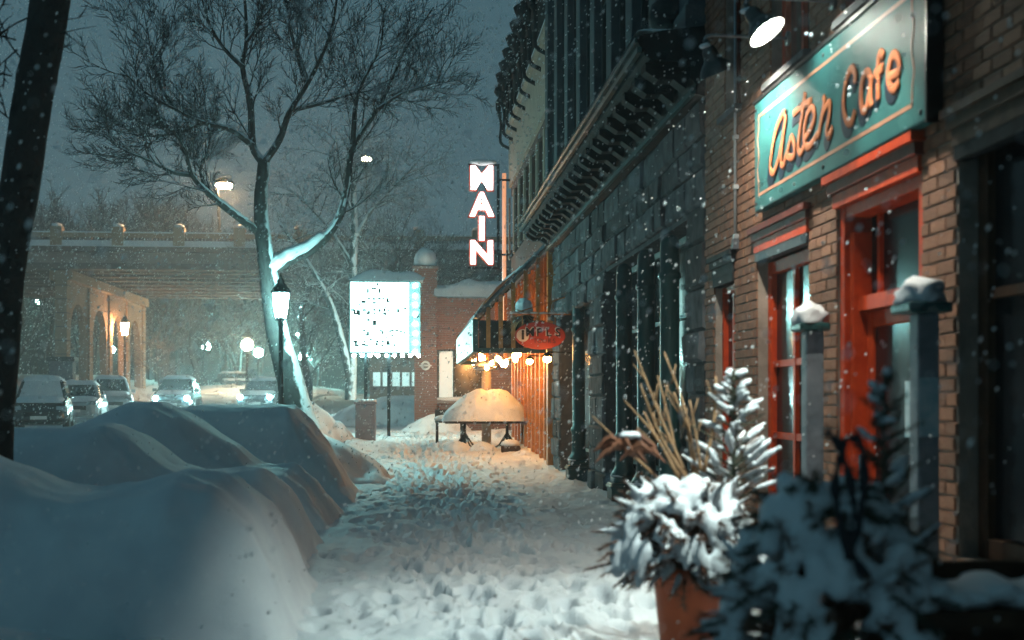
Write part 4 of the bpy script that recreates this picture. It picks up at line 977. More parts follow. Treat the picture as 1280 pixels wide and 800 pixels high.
# ================================================================== TREES
class Tree:
    def __init__(s, seed): s.r = random.Random(seed); s.limb = MB(); s.tw = MB()
    def grow(s, p, d, L, r0, lev, maxlev, nch=6, up=.05, spread=.75, sag=0):
        segs = 5 if lev < maxlev-1 else 3
        pts = [p]; rs_ = [r0]; d = d.normalized(); step = L/segs
        for i in range(segs):
            d = (d+Vector((s.r.gauss(0, .13), s.r.gauss(0, .13), s.r.gauss(0, .10)+up-sag*i/segs))).normalized()
            pts.append(pts[-1]+d*step); rs_.append(r0*(1-.75*(i+1)/segs))
        (s.limb if r0 > .018 else s.tw).tube(pts, rs_, 5 if r0 > .03 else 3, cap=False)
        if lev >= maxlev: return
        s.kids(pts, rs_, L, lev, maxlev, nch, up, spread, sag)
    def kids(s, pts, rs_, L, lev, maxlev, nch, up, spread, sag, t0=.2, rel=.55):
        for k in range(nch):
            t = lerp(t0, .98, (k+s.r.random()*.8)/nch)*(len(pts)-1); i = min(int(t), len(pts)-2); f = t-i
            p = pts[i].lerp(pts[i+1], f); d0 = (pts[i+1]-pts[i]).normalized()
            a = Vector((s.r.gauss(0, 1), s.r.gauss(0, 1), s.r.gauss(0, 1))); a = (a-d0*a.dot(d0)).normalized()
            d = d0*(1-spread*.45)+a*spread
            l = L*rel*lerp(1.1, .65, t/(len(pts)-1))*s.r.uniform(.7, 1.25); r = max(.0085, min(lerp(rs_[i], rs_[i+1], f)*.55, .03 if lev > 0 else .06))
            s.grow(p, d, l, r, lev+1, maxlev, nch, up, spread, sag)
TYm = 28.3
tr = Tree(21)
main = thing('street_tree', (atY(372, 0, TYm).x, TYm, 0), 'large bare street tree with forked snow-covered limbs behind the lamp', 'tree')
def limbpts(px, jit, y0=TYm, seed=1):
    rj = random.Random(seed); yy = y0; out = []
    for i, (x, y) in enumerate(px): out.append(atY(x, y, yy)); yy += jit*rj.uniform(.4, 1)
    return catmull(out, 4)
MAINL = [([(378, 540), (372, 512), (360, 465), (349, 425), (341, 380), (337, 350), (333, 325), (328, 288), (326, 250), (330, 203)], 0, .34, .13, 0),
         ([(330, 205), (316, 182), (313, 131), (303, 83), (308, 52), (306, 0), (300, -60)], .10, .105, .02, 1),
         ([(316, 182), (288, 162), (253, 153), (218, 136), (183, 116), (150, 85)], -.25, .075, .015, 1),
         ([(330, 203), (349, 175), (362, 140), (384, 105), (402, 70), (415, 35), (425, -30)], -.12, .095, .02, 1),
         ([(364, 138), (402, 129), (437, 118), (470, 112)], .3, .06, .015, 1),
         ([(325, 291), (292, 267), (262, 243), (240, 219), (231, 188), (215, 160)], -.3, .105, .02, 1),
         ([(336, 338), (362, 325), (398, 306), (424, 271), (435, 227), (441, 184), (472, 136), (489, 101), (507, 61), (542, 9)], .15, .145, .02, 2),
         ([(441, 180), (446, 122), (463, 83), (476, 57), (480, 10)], .2, .065, .015, 1),
         ([(303, 83), (280, 60), (262, 30), (250, -10)], -.2, .06, .015, 1), ([(308, 52), (325, 25), (335, -20)], .2, .05, .015, 1),
         ([(384, 105), (372, 70), (362, 30), (360, -20)], .2, .06, .015, 1), ([(472, 136), (500, 118), (530, 108), (555, 100)], .2, .05, .012, 1),
         ([(253, 153), (225, 165), (190, 170), (150, 165)], -.2, .05, .012, 1), ([(240, 219), (215, 215), (185, 200), (150, 185), (125, 165)], -.2, .055, .012, 1),
         ([(218, 136), (200, 105), (190, 70), (185, 40)], -.15, .05, .012, 1), ([(262, 243), (250, 210), (262, 180), (255, 120)], .2, .05, .012, 1)]
trunk_mb = MB()
for k, (px, jit, ra, rb2, kind) in enumerate(MAINL):
    pts = limbpts(px, jit, TYm+ (0 if k < 7 else random.Random(k).uniform(-.5, .5)), k); n_ = len(pts)
    rs_ = [lerp(ra, rb2, (i/(n_-1))**.8)*(1+.08*nz(i*.9, k)) for i in range(n_)]
    if k == 0:
        rs_ = [r*(1+.35*math.exp(-i/3)) for i, r in enumerate(rs_)]; trunk_mb.tube(pts, rs_, 14, cap=False)
    else:
        tr.limb.tube(pts, rs_, 9, cap=False)
        tr.kids(pts, rs_, 2.1 if kind == 1 else 2.0, 0, 3, 0, .03, .8, .0)
        nb_ = 12 if kind == 1 else 14
        tr_n = nb_
        for q in range(1):
            for kk in range(nb_):
                t = lerp(.18 if kind == 1 else .34, .99, (kk+tr.r.random()*.7)/nb_)*(n_-1); i = min(int(t), n_-2); p = pts[i].lerp(pts[i+1], t-i); d0 = (pts[i+1]-pts[i]).normalized()
                a = Vector((tr.r.gauss(0, 1), tr.r.gauss(0, .7), tr.r.gauss(0, .9))); a = (a-d0*a.dot(d0)).normalized()
                tr.grow(p, d0*.8+a*.7, tr.r.uniform(.75, 1.6), max(.018, rs_[i]*.34), 1, 3, 8, .09, .6, .0)
trunk_mb.build('trunk', 'bark_trunk', main, True); tr.limb.build('limb', 'bark_snow', main, True); tr.tw.build('twigs', 'twig_dark', main)
# thick pillow of snow lying in the main fork
m = MB()
fk = catmull([atY(x, y, TYm) for x, y in ((334, 338), (342, 331), (354, 322), (368, 315), (382, 309), (394, 300), (402, 292))], 5)
m.tube([q+Vector((.02, -.02, .02)) for q in fk], [lerp(.17, .07, (i/(len(fk)-1))**1.6)*(1+.16*nz(i*.35, 8)) for i in range(len(fk))], 10)
for li, t0, t1, w0, w1 in ((6, .25, .62, .075, .03), (5, .12, .7, .055, .028), (2, .05, .5, .04, .02), (3, .05, .5, .045, .02)):
    pp_ = limbpts(MAINL[li][0], MAINL[li][1], TYm, li); nn_ = len(pp_); ra, rb2 = MAINL[li][2:4]; i0, i1 = int(t0*nn_), int(t1*nn_)
    m.tube([pp_[i]+Vector((.3*lerp(ra, rb2, i/nn_), -.3*lerp(ra, rb2, i/nn_), .75*lerp(ra, rb2, (i/nn_)**.8))) for i in range(i0, i1)], [lerp(w0, w1, (i-i0)/(i1-i0))*(.9+.5*nz(i*.8, li)) for i in range(i0, i1)], 7)
o = m.build('snow', 'snow', main, True); snow_remesh(o, .03, 3); o['kind'] = 'stuff'
# near dark tree on the far left
lt = Tree(5)
near = thing('street_tree', (atY(8, 0, 11.1).x, 11.1, 0), 'dark trunk with thin twigs at the left edge of the picture', 'tree')
m = MB(); pts = catmull([atY(x, y, 11.1) for x, y in ((-8, 720), (-8, 560), (0, 440), (8, 330), (24, 240), (40, 130), (57, 40), (68, -40), (82, -140))], 6)
m.tube(pts, [lerp(.155, .165, i/(len(pts)-1))*(1+.10*nz(i*.7, 3)) for i in range(len(pts))], 16, cap=False); m.build('trunk', 'bark_dark', near, True)
for x, y, dx, dz, L in ((60, 30, 1, .04, .42), (58, 46, 1, .18, .44), (52, 66, 1, -.02, .30), (28, 75, -1, .6, .8), (20, 50, -1, .5, .9), (22, 62, -.6, -.7, .5), (40, 20, -1, -.7, .7), (15, 95, -1, .1, .5), (25, 160, -1, .9, .7)):
    p = atY(x, y, 11.05); lt.grow(p, Vector((dx, random.uniform(-.3, .1), dz)), L, .009, 1, 2 if dx > 0 else 3, 1 if dx > 0 else 6, .04, .6)
lt.limb.build('limb', 'bark_dark', near, True) if lt.limb.v else None
lt.tw.build('twigs', 'bark_dark', near)
# frosted tree lit by the letter board
ft = Tree(8); FYt = 43.5
frost = thing('frosted_tree', (atY(441, 0, FYt).x, FYt, gz(FYt)), 'pale frosted tree glowing cyan behind the letter board', 'tree')
tm = MB()
for px, jit, ra, rb2 in (([(438, 500), (440, 420), (441, 340), (443, 270), (440, 200)], 0, .2, .08), ([(439, 480), (428, 430), (415, 385), (398, 350), (378, 318), (350, 280)], -.3, .15, .05), ([(442, 300), (465, 262), (490, 235), (520, 205)], .2, .09, .03), ([(441, 330), (415, 290), (390, 262), (365, 240)], .3, .07, .02), ([(443, 275), (432, 240), (425, 205), (420, 170)], -.2, .06, .02)):
    pts = limbpts(px, jit, FYt, 4); n_ = len(pts); rs_ = [lerp(ra, rb2, i/(n_-1)) for i in range(n_)]; tm.tube(pts, rs_, 8, cap=False)
    for kk in range(13):
        t = lerp(.3, .99, (kk+ft.r.random()*.7)/13)*(n_-1); i = min(int(t), n_-2); p = pts[i].lerp(pts[i+1], t-i); d0 = (pts[i+1]-pts[i]).normalized()
        a = Vector((ft.r.gauss(0, 1), ft.r.gauss(0, .7), ft.r.gauss(0, .6))); ft.grow(p, d0*.5+a.normalized()*.8, ft.r.uniform(1.2, 2.4), .03, 1, 3, 7, .0, .8, .1)
tm.build('trunk', 'bark_frost', frost, True); ft.limb.build('limb', 'bark_frost', frost, True); ft.tw.build('twigs', 'bark_frost', frost)
# bare trees farther off: three growth forms, copied
protos = []
def far_tree(seed, H):
    t = Tree(seed); tk = MB(); pts = [Vector((t.r.gauss(0, .12)*i, t.r.gauss(0, .12)*i, H*.6*i/5)) for i in range(6)]; rs_ = [lerp(.28, .10, i/5) for i in range(6)]; tk.tube(pts, rs_, 7, cap=False)
    for kk in range(13):
        q = lerp(.25, .98, kk/12)*5; i = min(int(q), 4); p = pts[i].lerp(pts[i+1], q-i); a = kk*2.4
        t.grow(p, Vector((math.cos(a)*.9, math.sin(a)*.9, .9)), H*.42*t.r.uniform(.7, 1.1), .07, 0, 3, 6, .06, .65)
    return tk, t
for k in range(3):
    tk, t = far_tree(60+k, 11); ms = []
    for mb, nm in ((tk, 'trunk'), (t.limb, 'limb'), (t.tw, 'twigs')):
        me = bpy.data.meshes.new(nm); me.from_pydata([tuple(v) for v in mb.v], [], mb.f); me.materials.append(M['far_twig']); me.update(); ms.append((nm, me))
    protos.append(ms)
FT = [(20, 205, 104, 1.2, 'bare tree rising behind the dark trunk, left end of the bridge'), (70, 235, 106, 1.1, 'bare tree behind the first bridge post'), (118, 250, 108, 1.0, 'bare tree behind the second bridge post'), (165, 238, 107, 1.05, 'bare tree behind the bridge left of the third post'), (205, 255, 104, .95, 'bare tree behind the third bridge post'), (245, 250, 108, 1.0, 'bare tree below the left crown of the big tree'),
      (500, 200, 66, .95, 'bare tree left of the MAIN sign beyond the bridge side'), (540, 280, 72, .7, 'small bare tree just left of the MAIN sign'), (470, 240, 70, .9, 'bare tree above the letter board'), (200, 395, 92, .62, 'bare tree under the bridge right of the arched pier'), (385, 250, 72, .8, 'bare tree behind the right limb of the big tree')]
for k, (px, py, Y, s, lab) in enumerate(FT):
    top = atY(px, py, Y); sc = (top.z-gz2(Y))/11.2
    t = thing('bare_tree', (top.x, Y, gz2(Y)-.1), lab, 'tree', 'bare trees near the bridge', rz=k*1.3)
    t.scale = (s*1.1, s*1.1, sc)
    for nm, me in protos[k % 3]:
        o = bpy.data.objects.new(nm, me); col.objects.link(o); o.parent = t
# far wood beyond the bridge: one mass
fw = MB(); rf = random.Random(77)
def stick_tree(x, y, z, H):
    fw.tube([(x, y, z-1), (x+rf.gauss(0, .3), y, z+H*.5), (x+rf.gauss(0, .6), y, z+H)], [.22, .13, .03], 4, cap=False)
    for k in range(34):
        t = rf.uniform(.2, .97); p = Vector((x, y, z+H*t)); a = rf.uniform(0, 6.28); l = H*.30*(1.15-t)*rf.uniform(.5, 1.3)+.8
        d = Vector((math.cos(a)*.7, math.sin(a)*.4, rf.uniform(.5, 1.1))); q = p+d*l*.5; e = q+d*l*.5+Vector((0, 0, l*.12))
        fw.tube([p, q, e], [.09, .06, .03], 3, cap=False)
        for j in range(4):
            pp_ = p.lerp(e, rf.uniform(.3, 1)); dd = Vector((rf.gauss(0, 1), rf.gauss(0, .5), rf.uniform(.2, 1.2))).normalized()*l*.4; fw.tube([pp_, pp_+dd], [.045, .025], 3, cap=False)
for i in range(260):
    x = rf.uniform(-75, 22); y = rf.uniform(112, 150); z = gz2(y)+(y-112)*.2*lerp(.35, 1, smooth(30, -45, x)); stick_tree(x, y, z, rf.uniform(10, 16)*lerp(.5, 1, smooth(0, -25, x)))
single('wood', fw, 'far_twig', 'dark leafless wood on the slope beyond the bridge', 'wood', kind='stuff')

# ================================================================== CARS ACROSS THE STREET
def make_car(name, loc, rz, paint, label, H=1.68, lights=None, snow=True, hatch=True, Wd=.92, Ln=4.6, group='cars parked across the street', frosted=False):
    c = thing(name, loc, label, 'car', group, rz=rz); ORG[c.name] = Vector((0, 0, 0))
    hL = Ln/2; zh = H*.60; zb = H*.57
    st = [(-hL, Wd*.72, .34, .55, .66), (-hL+.06, Wd*.86, .26, .58, .74), (-hL+.3, Wd*.97, .22, .66, zh-.10), (-hL+.75, Wd, .2, .72, zh-.03), (-hL+1.35, Wd, .2, .76, zh+.02), (0, Wd*1.005, .2, .78, zh+.03), (hL-.9, Wd, .2, .80, zh+.05), (hL-.25, Wd*.96, .22, .80, zh+.02), (hL-.05, Wd*.88, .28, .74, zh-.06), (hL, Wd*.78, .34, .65, zh-.16)]
    m = MB(); n = 10; vs = []
    for y, w_, z0, zs, zt in st:
        for x, z in ((-w_*.86, z0), (-w_*.985, z0+.12), (-w_, zs-.12), (-w_*.985, zs), (-w_*.90, zt), (w_*.90, zt), (w_*.985, zs), (w_, zs-.12), (w_*.985, z0+.12), (w_*.86, z0)): vs.append((x, y, z))
    fs = [(i*n+k, i*n+(k+1) % n, (i+1)*n+(k+1) % n, (i+1)*n+k) for i in range(len(st)-1) for k in range(n)]+[tuple(range(n)), tuple((len(st)-1)*n+k for k in range(n))[::-1]]
    m.add(vs, fs); body = m.build('body', paint, c, False, True); soften(body, .04, 2)
    y0, y1 = -hL+1.25, hL-.12; r0, r1 = -hL+1.95, hL-.55
    if not hatch: y1 = hL-.65; r1 = hL-1.35
    wb_, wr = Wd*.89, Wd*.70
    g = [(-wb_, y0, zh), (wb_, y0, zh), (wb_, y1, zh+.04), (-wb_, y1, zh+.04), (-wr, r0, H-.05), (wr, r0, H-.05), (wr, r1, H-.06), (-wr, r1, H-.06)]
    m = MB(); m.add(g, [(4, 5, 6, 7), (0, 1, 5, 4), (1, 2, 6, 5), (2, 3, 7, 6), (3, 0, 4, 7)]); gh = m.build('cabin', paint, c, False, True); soften(gh, .05, 2)
    def pane(nm, q, mat='car_glass', off=.012):
        q = [Vector(g[i]) for i in q]; ce = sum(q, Vector())/4; nn = (q[1]-q[0]).cross(q[3]-q[0]).normalized()
        if nn.dot(ce-Vector((0, 0, H*.7))) < 0: nn = -nn
        qq = [ce+(p-ce)*.86+nn*off for p in q]; m = MB(); m.add(qq+[p-nn*.01 for p in qq], [(0, 1, 2, 3), (7, 6, 5, 4)]+[(i, (i+1) % 4, 4+(i+1) % 4, 4+i) for i in range(4)]); return m.build(nm, mat, gh, False, True)
    pane('windscreen', (0, 1, 5, 4), 'snow_road' if frosted else 'car_glass'); pane('side_window', (1, 2, 6, 5)); pane('side_window', (3, 0, 4, 7)); pane('rear_window', (2, 3, 7, 6))
    for sx in (-1, 1):
        m = MB(); m.box(sx*wb_*1.0, sx*(wb_+.015), -.06, .02, zh, zh+.02); m.box(sx*(wb_+.02), sx*(wb_+.2), y0+.28, y0+.38, zh+.03, zh+.17); o = m.build('wing_mirror', paint, c, False, True)
        m = MB(); m.box(sx*(wb_-.28), sx*(wb_+.005), -hL+.045, -hL+.2, .70, .84); o = m.build('headlight', 'chrome', c, False, True)
        if lights:
            m = MB(); m.lathe([(0, 0), (.085, 0), (.085, .02), (0, .02)], n=16, mat=Matrix.Translation((sx*(wb_-.14), -hL-.005, .74)) @ Matrix.Rotation(R(90), 4, 'X')); m.build('beam', lights, o, False, True)
        m = MB(); m.box(sx*(Wd*.62), sx*(Wd*.88), hL-.06, hL+.012, .72, .86); m.build('tail_light', 'oval_red', c, False, True)
        for yy in (-hL+.85, hL-.85):
            T = Matrix.Translation((sx*(Wd-.10), yy, .335)) @ Matrix.Rotation(R(90)*sx, 4, 'Y')
            m = MB(); m.lathe([(.2, -.11), (.31, -.11), (.335, -.06), (.335, .08), (.31, .115), (.22, .12), (.2, .09)], n=22, mat=T); wh = m.build('wheel', 'rubber', c, True, True)
            m = MB(); m.lathe([(0, .06), (.06, .10), (.07, .075), (.2, .085), (.215, .112), (.0, .02)], n=12, mat=T); m.build('rim', 'rim_metal', wh, False, True)
    m = MB(); m.box(-Wd*.5, Wd*.5, -hL-.012, -hL+.05, .50, .66); m.build('grille', 'black_metal', c, False, True)
    m = MB(); m.box(-Wd*.8, Wd*.8, -hL-.03, -hL+.1, .30, .40); o = m.build('bumper', paint if paint != 'car_dark' else 'black_metal', c, False, True); soften(o, .03)
    m = MB(); m.box(-.26, .26, -hL-.045, -hL-.031, .41, .52); m.build('number_plate', 'sign_white', c, False, True)
    if snow:
        def rs(x, y): return H-.10+.20*max(0, 1-(abs(x)/(wr+.04))**6)*max(0, 1-abs((y-(r0+r1)/2)/((r1-r0)/2+.06))**8)*(1+.25*fbm(x*2, y*2, loc[1]))
        m = blanket('', -wr-.04, wr+.04, r0-.06, r1+.06, rs, 20, 30); m.build('roof_snow', 'snow', gh, True, True)
        def hs(x, y): return lerp(zh-.12, zh+.0, smooth(-hL+.2, y0, y))+.10*max(0, 1-(abs(x)/(wb_*.95))**8)*smooth(-hL+.2, -hL+.55, y)*(1+.3*fbm(x*2, y*2, 3))
        m = blanket('', -wb_*.95, wb_*.95, -hL+.2, y0+.05, hs, 20, 18); m.build('hood_snow', 'snow', c, True, True)
    return c
def car_at(px, Y): return (atY(px, 0, Y).x, Y, gz2(Y)+.03)
make_car('parked_car', car_at(54, 45), R(12), 'car_dark', 'dark SUV with a frosted windscreen parked nearest the left edge', 1.78, frosted=True)
make_car('parked_car', car_at(100, 51.5), R(8), 'car_silver', 'silver car squeezed between the dark SUV and the white car', 1.55, hatch=False)
make_car('parked_car', car_at(138, 57), R(14), 'car_white', 'white hatchback parked right of the dark SUV', 1.72)
make_car('moving_car', car_at(222, 60), R(3), 'car_dark', 'oncoming car with both headlights shining above the snow mounds', 1.7, lights='lamp_head', group='cars driving up the street')
make_car('moving_car', car_at(330, 62), R(-4), 'car_dark', 'car behind the lamp post, its headlights a single white glare', 1.6, lights='lamp_head', group='cars driving up the street')
for px, Y, lab in ((286, 108, 'far snow-topped parked car, the left one of two under the bridge'), (301, 108, 'far snow-topped parked car, the right one of two under the bridge')):
    make_car('parked_car', (atY(px, 0, Y).x, Y, atY(px, 488, Y).z), R(20), 'car_dark', lab, 1.5, hatch=False, group='far parked cars under the bridge')
def warmbank(): 
    x = atY(300, 0, 108).x
    bank('snow_bank', x+1.5, 108, 8, 6, 1.0, 'warm-tinted snow bank carrying the two far parked cars', 51)
warmbank()
q = car_at(78, 62); cb = thing('utility_cabinet', (q[0], 62, gz(62)), 'grey-blue utility cabinet behind the dark SUV', 'cabinet')
o = part('box', 'post_grey', cb, (q[0]-.55, q[0]+.55, 61.7, 62.3, gz(62), atY(78, 452, 62).z)); soften(o, .03)
o = part('lid', 'dark_paint', cb, (q[0]-.65, q[0]+.65, 61.6, 62.4, atY(78, 452, 62).z+.001, atY(78, 449, 62).z+.1))

# ================================================================== POSTS BEFORE THE CAFE
def cap_post(px0, px1, pyt, Y, label, cw, notice=False):
    c = atY((px0+px1)/2, pyt, Y); hw = (px1-px0)/2*Y/F
    p = thing('cap_post', (c.x, Y, 0), label, 'post', 'snow-capped posts before the cafe')
    o = part('shaft', 'post_grey', p, (c.x-hw, c.x+hw, Y-hw, Y+hw, 0, c.z-.06)); soften(o, .012)
    o = part('cap', 'green_iron', p, (c.x-cw, c.x+cw*.75, Y-cw, Y+cw, c.z-.059, c.z)); soften(o, .015)
    m = MB(); m.blob((c.x-cw*.12, Y, c.z+.035), (cw*.98, cw*1.0, .10), 3, .45, 2.0, Y, -.035); m.build('snow', 'snow', p, True)
    part('base_plate', 'dark_iron', p, (c.x-hw*1.8, c.x+hw*1.8, Y-hw*1.8, Y+hw*1.8, 0, .1))
    if notice: part('notice', 'poster_blue', p, (c.x-hw*.85, c.x+hw*.85, Y-hw-.006, Y-hw-.001, c.z-.75, c.z-.42))
cap_post(1004, 1027, 404, 8.9, 'slim grey post with a snow-topped green cap before the red window', .125)
cap_post(1141, 1170, 379, 7.0, 'grey post with snowy cap and pale notice before the cafe door', .145, True)

# ================================================================== POTTED EVERGREENS
def needle_branch(mb, p, d, L, rnd, dens=70, nl=.05, up=.1):
    """a fir spray: bent stem with short needles on both sides"""
    pts = [p]; d = d.normalized()
    for i in range(4): d = (d+Vector((rnd.gauss(0, .08), rnd.gauss(0, .08), rnd.gauss(0, .06)-up))).normalized(); pts.append(pts[-1]+d*L/4)
    mb.tube(pts, [.008, .006, .005, .004, .002], 4, cap=False)
    for k in range(dens):
        t = rnd.uniform(.12, 1)*4; i = min(int(t), 3); q = pts[i].lerp(pts[i+1], t-i); dd = (pts[i+1]-pts[i]).normalized()
        s_ = Vector((rnd.gauss(0, 1), rnd.gauss(0, 1), rnd.gauss(0, .7))).normalized(); e = q+(dd*.7+s_).normalized()*nl*rnd.uniform(.7, 1.2); wv = dd.cross(s_).normalized()*.0035
        mb.add([q+wv, q-wv, e], [(0, 1, 2)])
    return pts
def potted(base, label, pot, rim_z, rim_r, dome, spruce, seed, lit, dome_c, tip):
    rnd = random.Random(seed); B_ = Vector(base)
    P = thing('potted_evergreen', base, label, 'potted plant', 'potted evergreens by the cafe')
    m = MB(); m.lathe([(rim_r*.68, 0), (rim_r*.72, .02), (rim_r*.95, rim_z-.09), (rim_r*1.06, rim_z-.085), (rim_r*1.08, rim_z), (rim_r*.95, rim_z), (rim_r*.9, rim_z-.05), (0, rim_z-.05)], B_, 32); m.build('pot', pot, P, True)
    nb_ = MB(); sn = MB()
    C = B_+Vector((dome_c[0], dome_c[1], rim_z))
    for k in range(dome[3]):
        a = k*2.399+rnd.uniform(-.3, .3); el = rnd.uniform(-.35, 1.2); q = 1-abs(el)/2.6
        d = Vector((math.cos(a)*math.cos(el), math.sin(a)*math.cos(el), math.sin(el)))
        L = rnd.uniform(.82, 1.1)/math.sqrt((math.cos(el)/dome[0])**2+(math.sin(el)/dome[2])**2)*(1 if el > 0 else .9)
        pts = needle_branch(nb_, C+d*.05+Vector((0, 0, .04)), d, L, rnd, 150, .05, .10)
        if rnd.random() < .85:
            w0 = rnd.uniform(.016, .026); sn.tube([pts[2].lerp(pts[3], u)+Vector((0, 0, .016)) for u in (0, .5, 1)]+[pts[4]+Vector((0, 0, .008))], [w0*.6, w0*1.2, w0, w0*.4], 7)
    # the thick load of snow on the crown: short pads draped down over the boughs, gaps between
    def dome_p(t, a): return C+Vector((math.cos(a)*dome[0]*.95*t, math.sin(a)*dome[1]*.95*t, dome[2]*math.sqrt(max(.0, 1-t*t*.98))-.07))
    for k in range(dome[4]):
        a = k*2.399+rnd.uniform(-.3, .3); t0 = math.sqrt((k+.5)/dome[4])*.93; l = rnd.uniform(.10, .26); off = rnd.gauss(0, .018)
        pts = [dome_p(min(1, t0+l*i/4*(1-.45*t0)), a+.10*i/4*rnd.uniform(-1, 1))+Vector((0, 0, off-(.02*i if t0 > .8 else 0))) for i in range(5)]
        w0 = rnd.uniform(.030, .058)*lerp(1.2, .75, t0); sn.tube(pts, [w0*.6, w0*1.15, w0*1.2, w0, w0*.45], 8)
    sp2 = MB()
    for k in range(40 if lit else 85):
        a = rnd.uniform(0, 6.28); t = rnd.uniform(.35 if lit else .1, 1); p = dome_p(t, a)-Vector((0, 0, .03)); d = Vector((math.cos(a)*(.4+t), math.sin(a)*(.4+t), .35-.7*t))
        needle_branch(sp2, p, d, rnd.uniform(.10, .20), rnd, 70, .04, .05)
    nb_.build('foliage', 'needle_brown', P); sp2.build('sprigs', 'needle' if not lit else 'needle_brown', P)
    o = sn.build('snow', 'snow', P, True); snow_remesh(o, .014, 3)
    # small upright spruce behind
    S = B_+Vector(spruce[0]); H0, H1, RW = spruce[1], spruce[2], spruce[3]
    nb2 = MB(); sn2 = MB(); nb2.tube([S+Vector((0, 0, rim_z-.1)), S+Vector((0, 0, H1))], [.02, .005], 6)
    for k in range(spruce[4]):
        t = (k+.5)/spruce[4]; z = lerp(H0, H1-.03, t)+rnd.gauss(0, .012); a = k*2.399+rnd.gauss(0, .3); L = (RW*(1-t)**.8+.06)*rnd.uniform(.75, 1.25)
        d = Vector((math.cos(a), math.sin(a), .45)); pts = needle_branch(nb2, S+Vector((0, 0, z)), d, L, rnd, 46, .03, -.03)
        if rnd.random() < spruce[5]:
            w0 = rnd.uniform(.011, .019); u0 = rnd.uniform(0, .6)
            sn2.tube([q+Vector((rnd.gauss(0, .004), rnd.gauss(0, .004), .010)) for q in ([pts[1].lerp(pts[2], u0)]+pts[2:])], [w0*.5, w0*1.1, w0*1.2, w0*.5], 6)
            if rnd.random() < .5: q = pts[2]; e = q+Vector((rnd.gauss(0, .04), rnd.gauss(0, .04), rnd.uniform(-.01, .02))); sn2.tube([q, q.lerp(e, .5)+Vector((0, 0, .008)), e], [w0*.6, w0, w0*.4], 6)
    nb2.build('spruce', 'needle', P); o = sn2.build('spruce_snow', 'snow', P, True); o['kind'] = 'stuff'
    return P, C
p1 = atY(868, 705, 7.2)
P1, C1 = potted((p1.x, 7.2, .02), 'evergreen bowed under bright white snow in an orange pot', 'terracotta', p1.z-.02, .245, (.45, .42, .52, 110, 150), ((.30, .28, 0), .95, 1.76, .30, 62, .97), 4, True, (-.05, 0), None)
# dry sticks and a rust-brown leaf bunch in the first pot
rt_ = random.Random(12)
m = MB()
for (xa_, ya_, xb_, yb_) in ((860, 600, 793, 438), (850, 610, 822, 470), (868, 600, 830, 440), (846, 620, 740, 520), (872, 600, 842, 490), (856, 600, 805, 515), (876, 590, 862, 500), (866, 610, 800, 480), (880, 590, 895, 470), (850, 600, 780, 500)):
    Yj = 7.5+rt_.uniform(-.1, .15); a, b = atY(xa_, ya_, Yj), atY(xb_, yb_, Yj+rt_.uniform(-.15, .15)); mid = a.lerp(b, .5)+Vector((rt_.gauss(0, .02), 0, rt_.gauss(0, .02)))
    m.tube(catmull([a, mid, b], 4), [lerp(.013, .005, i/8) for i in range(9)], 6)
    for t in (.45, .6, .75):
        if rt_.random() < .7: q = a.lerp(b, t); m.tube([q, q+(b-a).normalized()*.1+Vector((rt_.choice((-1, 1))*.05, 0, .02))], [.006, .003], 5)
m.build('dry_stick', 'twig_tan', P1, True)
m = MB(); bc = atY(783, 556, 7.35)
for k in range(26):
    a = rt_.uniform(-.6, .5)+(math.pi if k % 3 == 0 else 0); L = rt_.uniform(.1, .22); d = Vector((math.cos(a), rt_.gauss(0, .4), math.sin(a)*.8-.15)).normalized(); p = bc+Vector((rt_.gauss(0, .04), rt_.gauss(0, .03), rt_.gauss(0, .03)))
    s_ = d.cross(Vector((0, 1, .3))).normalized()*rt_.uniform(.02, .04); q = p+d*L*.5+Vector((0, 0, .03)); e = p+d*L+Vector((0, 0, -.03)); m.add([p, q+s_, e, q-s_, q+Vector((0, -.02, .0))], [(0, 1, 4), (1, 2, 4), (2, 3, 4), (3, 0, 4)])
m.build('dry_leaves', 'dry_leaf', P1)
m = MB(); m.blob(bc+Vector((.02, 0, .055)), (.07, .06, .025), 2, .3, 3, 2); m.build('leaf_snow', 'snow', P1, True)
p2 = atY(1040, 800, 4.55)
P2, C2 = potted((p2.x, 4.55, .02), 'dark shadowed evergreen heaped with grey snow in the right foreground', 'dark_pot', .62, .25, (.40, .38, .72, 120, 100), ((.24, .12, 0), .8, 1.68, .20, 46, .3), 9, False, (-.02, 0), None)
# dark ribbon bow stuck in the second pot
m = MB(); rc_ = lambda x, y, Y=4.2: atY(x, y, Y)
for loop in ([(1060, 700), (1068, 640), (1060, 590), (1052, 560), (1062, 548), (1076, 556), (1080, 600), (1074, 650), (1066, 690), (1085, 725)], [(1052, 560), (1040, 545), (1032, 540)], [(1064, 700), (1048, 640), (1044, 600), (1052, 570)]):
    pts = catmull([rc_(*q) for q in loop], 5); m.tube(pts, [.014+.006*math.sin(i*.9) for i in range(len(pts))], 8)
m.build('ribbon_bow', 'dark_cloth', P2, True)
# low bench with snow at the right edge
sb = thing('snowy_bench', (2.35, 4.6, 0), 'dark low bench with a roll of snow at the lower right edge', 'bench')
part('seat', 'dark_wood', sb, (1.72, 2.5, 4.3, 4.7, .80, .86)); part('backrest', 'dark_wood', sb, (1.72, 2.5, 4.72, 4.77, .62, .98))
for x in (1.76, 2.42):
    for y in (4.34, 4.62): part('leg', 'dark_wood', sb, (x, x+.05, y, y+.05, 0, .80))
m = MB()
for i in range(9): m.blob((1.76+i*.085, 4.5, .90+.02*math.sin(i*2)), (.09, .18, .055), 2, .25, 2, i)
o = m.build('snow', 'snow', sb, True); snow_remesh(o, .015, 3)
